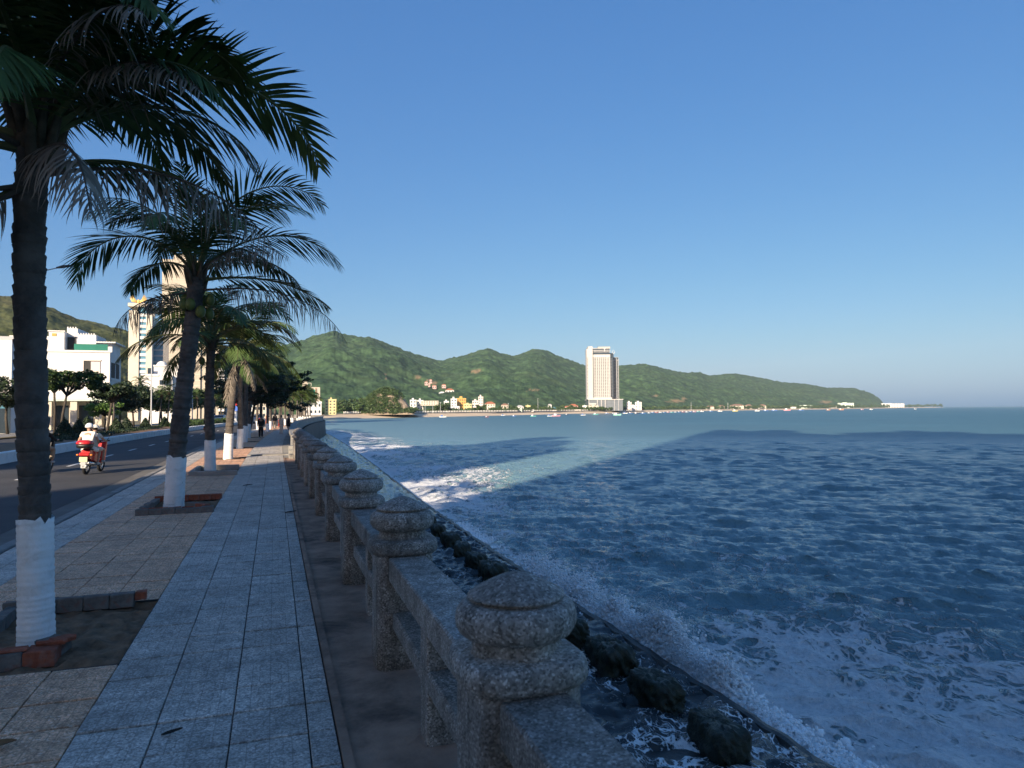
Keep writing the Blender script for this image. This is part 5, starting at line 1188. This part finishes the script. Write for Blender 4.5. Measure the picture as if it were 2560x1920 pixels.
part(tw, 'terrace', 'w_ivory', (W(1472), W(1490), -5.5, -4, Hh(1012), Hh(1008))); 
for p_ in (1535, 1545): part(tw, 'rear_column', 'w_grey', (W(p_), W(p_)+.6, -5, -4, 0, Hh(1000)))
def yframe(px, base_q, top_q, y):
    m = MB(); x = W(px); zb_, zt_ = Hh(base_q), Hh(top_q); zm = zb_+(zt_-zb_)*.5
    m.tube([(x, y, zb_), (x, y, zm)], .42, 8); m.tube([(x, y, zm), (x-1.7, y, zt_)], .36, 8); m.tube([(x, y, zm), (x+1.7, y, zt_)], .36, 8); m.build('y_strut', M['w_white'], tw)
yframe(1513.2, 878, 868.5, -.6); yframe(1541, 890, 876, 24)
m = MB(); x = W(1541); m.tube([(x-1.7, 24, Hh(876)), (x, 24, Hh(871)), (x+1.7, 24, Hh(876)), (x, 24, Hh(881)), (x-1.7, 24, Hh(876))], .3, 6); m.build('roof_emblem', M['w_white'], tw)

# boats
HC = dict(white=(.75, .75, .74), blue=(.07, .16, .42), navy=(.03, .04, .09), teal=(.10, .40, .36), mint=(.35, .72, .58), red=(.45, .07, .05), yellow=(.65, .55, .20), orange=(.62, .26, .10), pink=(.62, .30, .36))
for k, c in HC.items(): M['hull_'+k] = pm('boat_paint_'+k, c, .5, .12, .8, 0)
def boat(px, wpx, py, col, label, cabin='white', yaw=0.0):
    zc = 5.0*FPX/max(5.2, py-hor(px)); zc = min(zc, cz(px)-4); g = ground(px, zc, SEA_Z); L_ = wpx*zc/FPX; B_ = L_*.28; h = L_*.13
    t = thing('boat', label, 'boat', (g.x, g.y, SEA_Z-.1), -az_of(g)+yaw, 'boats moored off the far beach'); m = MB(); n = 9
    for i in range(n):
        s = -1+2*i/(n-1); bw = B_/2*(1-abs(s)**2.6)*(1 if s < 0 else .96)+.02; sh = h*(1+.7*max(0, s)**2+.25*max(0, -s)**2)
        m.v += [(s*L_/2, -bw, sh), (s*L_/2*.93, -bw*.6, -.1), (s*L_/2*.93, bw*.6, -.1), (s*L_/2, bw, sh)]
    for i in range(n-1):
        for k in range(3): a = i*4+k; m.f.append((a, a+4, a+5, a+1))
        a = i*4; m.f.append((a, a+3, a+7, a+4))
    hl = m.build('hull', M['hull_'+col], t, False)
    ch = h*1.5
    cb = MB().box(-L_*.30, -L_*.02, -B_*.28, B_*.28, h*.6, h+ch, bev=.05).build('cabin', M['hull_'+cabin], t)
    MB().box(-L_*.33, L_*.02, -B_*.33, B_*.33, h+ch, h+ch+.12).build('roof', M['hull_'+('blue' if col != 'blue' else 'white')], cb)
    MB().tube([(L_*.12, 0, h), (L_*.12, 0, h+L_*.28)], .05*L_/6, 5).build('mast', M['metal'], t)
BT = [(1107, 18, 1043.5, 'white', 'white boat furthest left off the beach'), (1217, 9, 1043, 'red', 'small red boat below the pinkish block'), (1258, 11, 1039, 'white', 'white boat left of the blue boat off the beach'), (1285, 10, 1041, 'blue', 'blue boat lying left of the pale teal one'),
      (1333, 15, 1041.5, 'teal', 'teal boat with white cabin off the middle of the beach'), (1374, 13, 1041, 'white', 'white boat touching the larger pale one'), (1391, 22, 1041, 'pink', 'larger pale pink boat left of the tower'), (1417, 9, 1037.5, 'navy', 'dark blue boat left of the tower'),
      (1458, 13, 1038.5, 'white', 'white boat below the left side of the tower'), (1489, 14, 1037, 'teal', 'teal boat straight below the tower'), (1517, 9, 1034.5, 'blue', 'small blue boat below the tower shaft'), (1534, 8, 1034, 'white', 'small white boat below the shaded side of the tower'),
      (1543, 20, 1038.5, 'mint', 'long mint green boat nearest to us below the tower'), (1563, 12, 1034, 'white', 'white boat in the cluster right of the tower'), (1576, 9, 1033.5, 'blue', 'blue boat in the cluster right of the tower'), (1591, 13, 1035, 'navy', 'dark boat in the cluster right of the tower'), (1608, 11, 1034.5, 'blue', 'blue boat below the white twin blocks')]
for b in BT: boat(*b, cabin='white' if b[3] != 'white' else 'blue', yaw=random.uniform(-.25, .25))
rb = random.Random(8); cols = ['white', 'blue', 'red', 'white', 'blue', 'pink', 'teal']
for i, px in enumerate(np.arange(1622, 1760, 9.5)):
    c = cols[i % 7]; boat(px, rb.uniform(6.5, 9), 1032.6-(px-1622)*.022+rb.uniform(-.4, .4), c, 'small %s boat in the crowded moorings right of the tower' % c, 'white', rb.uniform(-.5, .5))
for px, w, py, c in ((1777, 9, 1029, 'blue'), (1800, 11, 1029, 'white'), (1838, 14, 1028.6, 'yellow'), (1893, 12, 1028.2, 'white'), (1915, 12, 1027.7, 'blue'), (1936, 14, 1027.2, 'blue'), (1968, 18, 1026.8, 'pink'), (2003, 13, 1026.6, 'blue'), (2071, 9, 1025.6, 'orange'), (2103, 12, 1025.2, 'orange'), (2155, 7, 1024.6, 'pink'), (2178, 8, 1024.2, 'white'), (2288, 6, 1023, 'white')):
    nm = {1777: 'blue boat off the brown-roofed resort houses', 1800: 'white boat off the brown-roofed resort houses', 1838: 'yellow boat below the largest brown roof', 1893: 'white boat below the rightmost brown roof', 1915: 'blue boat just right of the brown roofs', 1936: 'blue boat left of the pink one', 1968: 'pink boat off the distant beach',
          2003: 'blue boat right of the pink one', 2071: 'orange raft off the distant beach', 2103: 'orange and white boat off the distant beach', 2155: 'small pink boat near the headland', 2178: 'small white boat near the headland', 2288: 'last white boat at the tip of the headland'}[px]
    boat(px, w, py, c, nm, 'white', rb.uniform(-.3, .3))
# ------------------------------------------------------------------ people
def skin_mesh(name, joints, bones, rad, mat, sub=2):
    """one continuous surface grown along a skeleton; joints: name -> xyz, rad: name -> radius or (rx, ry)"""
    ks = list(joints); me = bpy.data.meshes.new(name); me.from_pydata([joints[k] for k in ks], [(ks.index(a), ks.index(b)) for a, b in bones], []); me.update()
    o = bpy.data.objects.new('tmp', me); COL.objects.link(o); o.modifiers.new('skin', 'SKIN'); s = o.modifiers.new('sub', 'SUBSURF'); s.levels = sub; s.render_levels = sub
    for i, k in enumerate(ks):
        r = rad[k]; me.skin_vertices[0].data[i].radius = r if isinstance(r, tuple) else (r, r); me.skin_vertices[0].data[i].use_root = (i == 0)
    dg = bpy.context.evaluated_depsgraph_get(); dg.update(); out = bpy.data.meshes.new_from_object(o.evaluated_get(dg)); out.name = name
    bpy.data.objects.remove(o); bpy.data.meshes.remove(me); out.materials.clear(); out.materials.append(mat)
    out.polygons.foreach_set('use_smooth', [True]*len(out.polygons)); return out
M['skin'] = pm('skin', (.42, .25, .17), .55, .08, 6, 0); M['hair'] = pm('black_hair', (.012, .010, .009), .5, .2, 20, 0)
CLO = dict(black=(.012, .012, .014), white=(.78, .74, .68), cream=(.62, .56, .48), red=(.55, .04, .03), grey=(.22, .22, .23), tan=(.34, .26, .18), blue=(.08, .13, .28), orange=(.66, .22, .10), camo=(.28, .27, .22))
for k, c in CLO.items(): M['cloth_'+k] = pm('cloth_'+k, c, .85, .15, 7, .3, 30)
M['shoe'] = pm('shoe', (.45, .44, .42), .6, .2, 8, 0); M['helmet'] = pm('helmet_shell', (.80, .80, .79), .25, .04, 4, 0, spec=.6)
def person(label, loc, rz, pose='walk', h=1.62, top='black', bottom='black', sleeves=True, shorts=False, hat=None, group='people on the promenade', hair='short'):
    """built facing +Y; joints in metres for a 1.62 m figure, then scaled"""
    J = D(hip=(0, 0, .86), waist=(0, .0, 1.02), chest=(0, .0, 1.22), neck=(0, .0, 1.37), headb=(0, .015, 1.44), head=(0, .02, 1.53), crown=(0, .01, 1.60),
          lsh=(-.165, 0, 1.32), rsh=(.165, 0, 1.32), lel=(-.21, -.02, 1.06), rel=(.21, -.02, 1.06), lwr=(-.20, .07, .84), rwr=(.20, .07, .84), lha=(-.19, .09, .75), rha=(.19, .09, .75),
          lhp=(-.085, 0, .82), rhp=(.085, 0, .82), lkn=(-.09, .03, .46), rkn=(.09, .03, .46), lan=(-.09, -.02, .08), ran=(.09, -.02, .08), lto=(-.095, .12, .035), rto=(.095, .12, .035))
    if pose == 'walk': J.update(lkn=(-.085, .16, .47), lan=(-.085, .20, .09), lto=(-.09, .34, .05), rkn=(.085, -.02, .45), ran=(.085, -.24, .12), rto=(.09, -.12, .03), lel=(-.21, -.10, 1.07), lwr=(-.2, -.06, .86), lha=(-.19, -.02, .77), rel=(.21, .06, 1.07), rwr=(.2, .17, .88), rha=(.19, .21, .80))
    if pose == 'ride':       # astride a seat, hands forward on the grips
        J.update(waist=(0, .04, 1.0), chest=(0, .10, 1.20), neck=(0, .14, 1.35), headb=(0, .17, 1.42), head=(0, .19, 1.51), crown=(0, .18, 1.58), lsh=(-.165, .10, 1.30), rsh=(.165, .10, 1.30), lel=(-.27, .28, 1.10), rel=(.27, .28, 1.10), lwr=(-.29, .50, 1.06), rwr=(.29, .50, 1.06), lha=(-.30, .58, 1.08), rha=(.30, .58, 1.08),
                 lhp=(-.10, .02, .82), rhp=(.10, .02, .82), lkn=(-.22, .40, .78), rkn=(.22, .40, .78), lan=(-.20, .34, .38), ran=(.20, .34, .38), lto=(-.21, .47, .34), rto=(.21, .47, .34))
    if pose == 'pillion':    # seated behind, hands on the thighs
        J.update(waist=(0, .02, 1.02), chest=(0, .05, 1.24), neck=(0, .08, 1.38), headb=(0, .10, 1.45), head=(0, .11, 1.54), crown=(0, .10, 1.61), lsh=(-.175, .05, 1.33), rsh=(.175, .05, 1.33), lel=(-.29, .02, 1.10), rel=(.26, .14, 1.10), lwr=(-.27, .06, .90), rwr=(.22, .32, 1.0), lha=(-.25, .10, .83), rha=(.20, .39, .98),
                 lhp=(-.11, .02, .83), rhp=(.11, .02, .83), lkn=(-.27, .30, .72), rkn=(.27, .30, .72), lan=(-.25, .16, .34), ran=(.25, .16, .34), lto=(-.26, .28, .29), rto=(.26, .28, .29))
    if pose == 'lean':       # sitting back against the wall top
        J.update(lkn=(-.1, .25, .50), rkn=(.1, .25, .50), lan=(-.1, .30, .09), ran=(.1, .3, .09), lto=(-.1, .43, .04), rto=(.1, .43, .04), lel=(-.25, .02, 1.08), rel=(.25, .02, 1.08), lwr=(-.12, .2, 1.06), rwr=(.12, .2, 1.08), lha=(-.03, .24, 1.08), rha=(.03, .24, 1.10))
    s = h/1.62; J = {k: tuple(c*s for c in v) for k, v in J.items()}
    Rb = D(hip=(.135, .10), waist=(.125, .09), chest=(.15, .10), neck=.05, headb=(.062, .07), head=(.075, .092), crown=(.045, .055), lsh=.055, rsh=.055, lel=.038, rel=.038, lwr=.027, rwr=.027, lha=(.036, .02), rha=(.036, .02), lhp=.085, rhp=.085, lkn=.055, rkn=.055, lan=.036, ran=.036, lto=(.035, .025), rto=(.035, .025))
    Rb = {k: (tuple(c*s for c in v) if isinstance(v, tuple) else v*s) for k, v in Rb.items()}
    B = [('hip', 'waist'), ('waist', 'chest'), ('chest', 'neck'), ('neck', 'headb'), ('headb', 'head'), ('head', 'crown'), ('chest', 'lsh'), ('lsh', 'lel'), ('lel', 'lwr'), ('lwr', 'lha'), ('chest', 'rsh'), ('rsh', 'rel'), ('rel', 'rwr'), ('rwr', 'rha'), ('hip', 'lhp'), ('lhp', 'lkn'), ('lkn', 'lan'), ('lan', 'lto'), ('hip', 'rhp'), ('rhp', 'rkn'), ('rkn', 'ran'), ('ran', 'rto')]
    t = thing('person', label, 'person', loc, rz, group)
    link('body', skin_mesh('body', J, B, Rb, M['skin']), t)
    def grow(ks, f): return {k: (tuple(c*f+.012 for c in Rb[k]) if isinstance(Rb[k], tuple) else Rb[k]*f+.012) for k in ks}
    def lerp(a, b, f): return tuple(x+(y-x)*f for x, y in zip(J[a], J[b]))
    # shirt
    ks = D({k: J[k] for k in ('waist', 'chest', 'lsh', 'rsh')}); ks['hem'] = lerp('waist', 'hip', .8); ks['collar'] = lerp('chest', 'neck', .8)
    f = .95 if sleeves else .55
    for sd in 'lr': ks[sd+'cuff'] = lerp(sd+'sh', sd+'el', f)
    rd = grow(('waist', 'chest', 'lsh', 'rsh'), 1.24); rd['hem'] = (.17*s, .135*s); rd['collar'] = .075*s; rd['lcuff'] = rd['rcuff'] = (.056 if not sleeves else .05)*s
    bb = [('waist', 'hem'), ('waist', 'chest'), ('chest', 'collar')]+[('chest', sd+'sh') for sd in 'lr']+[(sd+'sh', sd+'cuff') for sd in 'lr']
    if sleeves:
        for sd in 'lr': ks[sd+'w'] = lerp(sd+'el', sd+'wr', .9); rd[sd+'w'] = .038*s; bb.append((sd+'cuff', sd+'w'))
    link('shirt', skin_mesh('shirt', ks, bb, rd, M['cloth_'+top]), t)
    ks = D(hip=J['hip'], top=lerp('hip', 'waist', .5), lhp=J['lhp'], rhp=J['rhp']); rd = D(hip=(.152*s, .118*s), top=(.135*s, .1*s), lhp=.1*s, rhp=.1*s); bb = [('hip', 'top'), ('hip', 'lhp'), ('hip', 'rhp')]
    for sd in 'lr':
        ks[sd+'kn'] = J[sd+'kn'] if not shorts else lerp(sd+'hp', sd+'kn', .85); rd[sd+'kn'] = .082*s; bb.append((sd+'hp', sd+'kn'))
        if not shorts: ks[sd+'an'] = lerp(sd+'kn', sd+'an', .92); rd[sd+'an'] = .062*s; bb.append((sd+'kn', sd+'an'))
    link('trousers', skin_mesh('trousers', ks, bb, rd, M['cloth_'+bottom]), t)
    hd = Vector(J['head'])
    m = MB().ball((hd.x, hd.y-.018*s, hd.z+.028*s), .083*s, .098*s, .088*s, 14, 9)
    if hair == 'long': m.ball((hd.x, hd.y-.06*s, hd.z-.07*s), .075*s, .05*s, .14*s, 12, 8)
    m.build('hair', M['hair'], t, True)
    f_ = MB(); f_.ball((hd.x, hd.y+.098*s, hd.z-.015*s), .014*s, .02*s, .024*s, 6, 5)
    for sx in (-1, 1): f_.ball((hd.x+sx*.083*s, hd.y, hd.z-.01*s), .012*s, .024*s, .034*s, 6, 5)
    f_.build('nose_and_ears', M['skin'], t, True)
    e_ = MB()
    for sx in (-1, 1): e_.ball((hd.x+sx*.032*s, hd.y+.088*s, hd.z+.01*s), .011*s, .008*s, .007*s, 6, 4)
    e_.box(hd.x-.022*s, hd.x+.022*s, hd.y+.082*s, hd.y+.092*s, hd.z-.052*s, hd.z-.046*s); e_.build('eyes_and_mouth', M['hair'], t)
    sh = MB()
    for sd in 'lr':
        a, b = Vector(J[sd+'an']), Vector(J[sd+'to']); sh.tube([a+Vector((0, -.045*s, -.03*s)), a.lerp(b, .4)+Vector((0, 0, -.015*s)), b+Vector((0, .03*s, 0))], [.043*s, .047*s, .032*s], 8)
    sh.build('shoes', M['shoe'], t, True)
    if hat == 'helmet':
        m = MB(); pr = [(.128*math.cos(a), .128*math.sin(a)) for a in np.linspace(-.25, PI/2-.02, 9)]
        m.lathe([(r*s, z*s) for r, z in pr], 18, (hd.x, hd.y-.005, hd.z+.02*s)); m.build('helmet', M['helmet'], t, True)
    elif hat: MB().lathe([(.16*s, 0), (.10*s, .02*s), (.095*s, .09*s), (.02, .11*s)], 14, (hd.x, hd.y, hd.z+.05*s)).build('hat', M['cloth_'+hat], t, True)
    return t
def gp(px, py): q = ray(px, py); t_ = -EYE/q.z; return (q.x*t_, q.y*t_, 0)
person('dark-clothed walker with back turned on the grey tiles', gp(652, 1097), 0, 'walk', 1.55, 'black', 'black')
person('person in dark long top further along the walk', gp(687, 1074), .4, 'stand', 1.62, 'black', 'tan', hair='long')
person('broad person in black shirt perched by the end of the balustrade', (gp(716, 1096)[0]+.05, gp(716, 1096)[1]-4, 0), -1.3, 'lean', 1.66, 'black', 'grey')
person('person in white hat and dark top between the white palm feet', gp(619, 1086), .15, 'walk', 1.55, 'black', 'camo', hat='white')
person('child in red by the parapet wall', gp(698, 1069), .8, 'stand', 1.05, 'red', 'red', False)
person('pale-clothed person beside the black-shirted one', gp(703, 1085), -.6, 'stand', 1.52, 'cream', 'cream')
person('distant sunlit person in orange on the walk', gp(668, 1064), .3, 'walk', 1.55, 'orange', 'orange')
person('distant person in white left of the one in orange', gp(676, 1062), .3, 'walk', 1.6, 'white', 'white')

# ------------------------------------------------------------------ motor scooters
M['paint_red'] = pm('red_paint', (.50, .02, .025), .25, .08, 4, 0, spec=.6); M['paint_black'] = pm('black_plastic', (.015, .015, .016), .4, .2, 8, 0); M['rubber'] = pm('tyre_rubber', (.018, .018, .019), .85, .2, 12, .3, 60)
M['chrome'] = pm('bright_metal', (.62, .62, .60), .25, .1, 5, 0, metal=.9); M['plate'] = pm('number_plate', (.70, .60, .36), .5, .06, 5, 0); M['amber'] = pm('amber_lens', (.75, .22, .02), .3, .1, 5, 0, spec=.6); M['seat'] = pm('seat_vinyl', (.02, .02, .021), .6, .2, 9, 0)
def torus(m, c, R_, r, n=28, k=8):
    v0 = len(m.v)
    for i in range(n):
        a = 2*PI*i/n
        for j in range(k): b = 2*PI*j/k; m.v.append((c[0]+r*math.sin(b)*1.05, c[1]+(R_+r*math.cos(b))*math.cos(a), c[2]+(R_+r*math.cos(b))*math.sin(a)))
    for i in range(n):
        for j in range(k): m.f.append((v0+i*k+j, v0+((i+1) % n)*k+j, v0+((i+1) % n)*k+(j+1) % k, v0+i*k+(j+1) % k))
def scooter(label, loc, rz, body='paint_red', box=True, lean=0.0):
    t = thing('motor_scooter', label, 'scooter', loc, rz, 'scooters on the road'); t.rotation_euler = (0, lean, rz)
    for y in (-.60, .62):
        w = MB(); torus(w, (0, y, .27), .225, .05); wo = w.build('wheel', M['rubber'], t, True)
        r = MB(); r.tube([(-.045, y, .27), (.045, y, .27)], .055, 12)
        for a in range(5): b = a*2*PI/5; r.tube([(0, y, .27), (0, y+.2*math.cos(b), .27+.2*math.sin(b))], .016, 6)
        torus(r, (0, y, .27), .185, .016, 24, 6); r.build('rim', M['chrome'], wo, True)
    m = MB()
    m.prism_x([(-.78, .60), (-.70, .78), (-.35, .74), (-.05, .62), (.20, .40), (.36, .36), (.34, .28), (.05, .30), (-.30, .42), (-.60, .48)], -.13, .13); bo = m.build('body', M[body], t)
    m = MB(); m.prism_x([(.30, .34), (.40, .36), (.55, .95), (.46, 1.0), (.40, .85)], -.20, .20); m.build('leg_shield', M[body], t)
    m = MB(); m.prism_x([(.38, .50), (.62, .60), (.86, .50), (.80, .46), (.62, .54), (.42, .46)], -.07, .07); m.build('front_mudguard', M[body], t)
    m = MB(); m.prism_x([(-.86, .44), (-.62, .60), (-.34, .52), (-.36, .47), (-.62, .55), (-.84, .40)], -.08, .08); m.build('rear_mudguard', M['paint_black'], t)
    m = MB(); m.tube([(0, .62, .27), (0, .50, .90), (0, .46, 1.02)], .035, 8); m.tube([(-.33, .36, 1.04), (-.18, .45, 1.05), (0, .47, 1.03), (.18, .45, 1.05), (.33, .36, 1.04)], .018, 8); hb = m.build('handlebar', M['paint_black'], t, True)
    for s in (-1, 1):
        MB().tube([(s*.24, .42, 1.06), (s*.30, .44, 1.20)], .008, 6).ball((s*.32, .44, 1.24), .06, .012, .04).build('mirror', M['paint_black'], hb, True)
    MB().box(-.13, .13, -.66, .10, .74, .82, bev=.035).build('seat', M['seat'], t, True)
    m = MB(); m.tube([(.10, .05, .30), (.13, -.25, .30), (.15, -.55, .34), (.15, -.88, .38)], [.03, .045, .06, .05], 10); m.build('exhaust', M['chrome'], t, True)
    MB().box(-.10, .10, -.25, .22, .24, .42, bev=.03).build('engine', M['metal_dark'], t)
    MB().box(-.15, .15, -.84, -.76, .60, .70, bev=.02).build('tail_light', M['paint_red'], t)
    for s in (-1, 1): MB().ball((s*.20, -.80, .63), .04, .035, .03).build('indicator', M['amber'], t, True)
    MB().box(-.115, .115, -.885, -.875, .42, .57).build('number_plate', M['plate'], t); MB().box(-.07, .07, -.87, -.86, .22, .42).build('mud_flap', M['metal'], t)
    m = MB(); m.tube([(-.12, -.4, .30), (-.26, -.30, .28)], .014, 6); m.tube([(.12, -.4, .30), (.26, -.30, .28)], .014, 6); m.build('footrest', M['chrome'], t)
    if box:
        b = MB().lathe([(.16, 0), (.21, .03), (.225, .14)], 20, (0, -.80, .84), [3.5]*3).build('top_box', M['paint_black'], t, True)
        MB().lathe([(.23, 0), (.23, .03), (.20, .09), (.10, .125)], 20, (0, -.80, .98), [3.5, 3.5, 3, 2.6]).build('lid', M['paint_red'], b, True)
    return t
RX, RY = -5.6, 26.4; RZ = -.13; zr_ = -.131
scooter('red scooter with a red-lidded top box ridden away on the road', (RX, RY, zr_), RZ, 'paint_red', True, .03)
def on(dx, dy, dz): c, s = math.cos(RZ), math.sin(RZ); return (RX+dx*c-dy*s, RY+dx*s+dy*c, zr_+dz)
person('scooter passenger in white shirt and white helmet', on(-.02, -.42, .03), RZ, 'pillion', 1.54, 'white', 'white', False, True, 'helmet', 'riders on the scooters')
person('scooter driver in pale clothes in front of the passenger', on(.0, -.06, .03), RZ, 'ride', 1.5, 'cream', 'cream', False, True, 'white', 'riders on the scooters')
sx, sy = ground(106, 23.7).x, ground(106, 23.7).y
scooter('dark scooter half hidden behind the near palm trunk', (sx, sy, zr_), -.1, 'paint_black', False); person('dark-clad rider half hidden behind the near palm trunk', (sx, sy-.1, zr_-.04), -.1, 'ride', 1.65, 'black', 'tan', True, False, 'helmet', 'riders on the scooters')
g = ground(518, 58); scooter('small dark scooter beside the third palm trunk', (g.x, g.y, zr_), 0, 'paint_black', False); person('rider in dark green beside the third palm trunk', (g.x, g.y-.1, zr_-.04), 0, 'ride', 1.62, 'black', 'black', True, False, 'helmet', 'riders on the scooters')

# ------------------------------------------------------------------ cars
def car(label, loc, rz, mat):
    t = thing('parked_car' if 'parked' in label else 'car', label, 'car', loc, rz, 'cars on the road')
    prof = [(-2.15, .35), (-2.2, .75), (-2.05, .98), (-1.5, 1.03), (-1.05, 1.42), (.35, 1.45), (1.05, 1.02), (2.0, .86), (2.18, .6), (2.15, .32)]
    m = MB(); n = len(prof)
    for x, f in ((-.86, 0), (-.80, .06), (.80, .06), (.86, 0)):
        for y, z in prof: zz = z; k = .14*(z-1.0)/.45 if z > 1.0 else 0; m.v.append((x*(1-k)*(1 if f == 0 else 1), y, zz+(.0 if f == 0 else .03*(z > .9))))
    for q in range(3):
        for i in range(n): m.f.append((q*n+i, q*n+(i+1) % n, (q+1)*n+(i+1) % n, (q+1)*n+i))
    m.f += [tuple(range(n-1, -1, -1)), tuple(range(3*n, 4*n))]; m.build('body', M[mat], t, False)
    m = MB(); m.add([(-.66, -1.47, 1.08), (.66, -1.47, 1.08), (.60, -1.12, 1.40), (-.60, -1.12, 1.40)], [(0, 1, 2, 3)]); m.v = [(x, y-.035, z+.02) for x, y, z in m.v]; m.build('rear_window', M['glass'], t)
    for s in (-1, 1): MB().box(s*.80-.02, s*.80+.02, -1.0, .75, 1.06, 1.36).build('side_window', M['glass'], t); MB().box(s*.66-.12, s*.66+.12, -2.24, -2.14, .74, .90).build('tail_light', M['paint_red'], t)
    MB().box(-.26, .26, -2.25, -2.2, .58, .70).build('number_plate', M['plate'], t); MB().box(-.84, .84, -2.27, -2.12, .34, .52, bev=.04).build('bumper', M[mat], t)
    for x in (-.78, .78):
        for y in (-1.35, 1.35):
            w = MB(); torus(w, (x, y, .31), .22, .09, 20, 8); w.build('wheel', M['rubber'], t, True)
M['car_white'] = pm('white_car_paint', (.75, .75, .74), .25, .03, 2, 0, spec=.6); M['car_dark'] = pm('dark_car_paint', (.03, .035, .05), .25, .05, 2, 0, spec=.6); M['car_silver'] = pm('silver_car_paint', (.40, .41, .42), .3, .05, 2, 0, spec=.6)
for lab, px, zc, mt in (('white car seen from behind on the road', 552, 116, 'car_white'), ('dark car just ahead of the white car', 580, 128, 'car_dark'), ('silver car beyond the white palm feet', 644, 118, 'car_silver')):
    g = ground(px, zc); car(lab, (g.x, g.y, zr_), -.12, mt)
# roadside pillar with red and blue banner
g = ground(588, 112); t = thing('banner_pillar', 'small white pillar carrying a red and blue sign at the road', 'sign', (g.x, g.y, -.13))
MB().lathe([(.9, 0), (.9, .3), (.3, .32), (.28, 2.0), (.2, 2.1)], 12).build('pillar', M['w_white'], t, True)
M['sign_blue'] = pm('sign_blue', (.08, .18, .62), .5, .1, 2, 0); M['sign_red'] = pm('sign_red', (.6, .05, .05), .5, .1, 2, 0)
MB().box(-.9, .9, -.08, .08, 2.1, 2.95, bev=.03).build('blue_panel', M['sign_blue'], t); MB().prism_x([(-.1, 2.95), (.1, 2.95), (.05, 3.9), (-.05, 3.9)], -.55, .5).build('red_panel', M['sign_red'], t); MB().ball((0, 0, 4.1), .22).build('finial', M['w_white'], t, True)
# ------------------------------------------------------------------ air
HZ = MB().box(-4500, 4500, -600, 7600, -5.5, 420); hz = HZ.build('haze', None); hz['kind'] = 'stuff'; hz['label'] = 'thin sea haze over the bay'
hm = bpy.data.materials.new('haze'); hm.use_nodes = True; hn = hm.node_tree.nodes; hn.remove(hn['Principled BSDF'])
pv = hn.new('ShaderNodeVolumePrincipled'); pv.inputs['Color'].default_value = (.72, .88, 1, 1); pv.inputs['Density'].default_value = .00007; pv.inputs['Anisotropy'].default_value = 0.0
hm.node_tree.links.new(pv.outputs[0], hn['Material Output'].inputs['Volume']); hz.data.materials.clear(); hz.data.materials.append(hm)
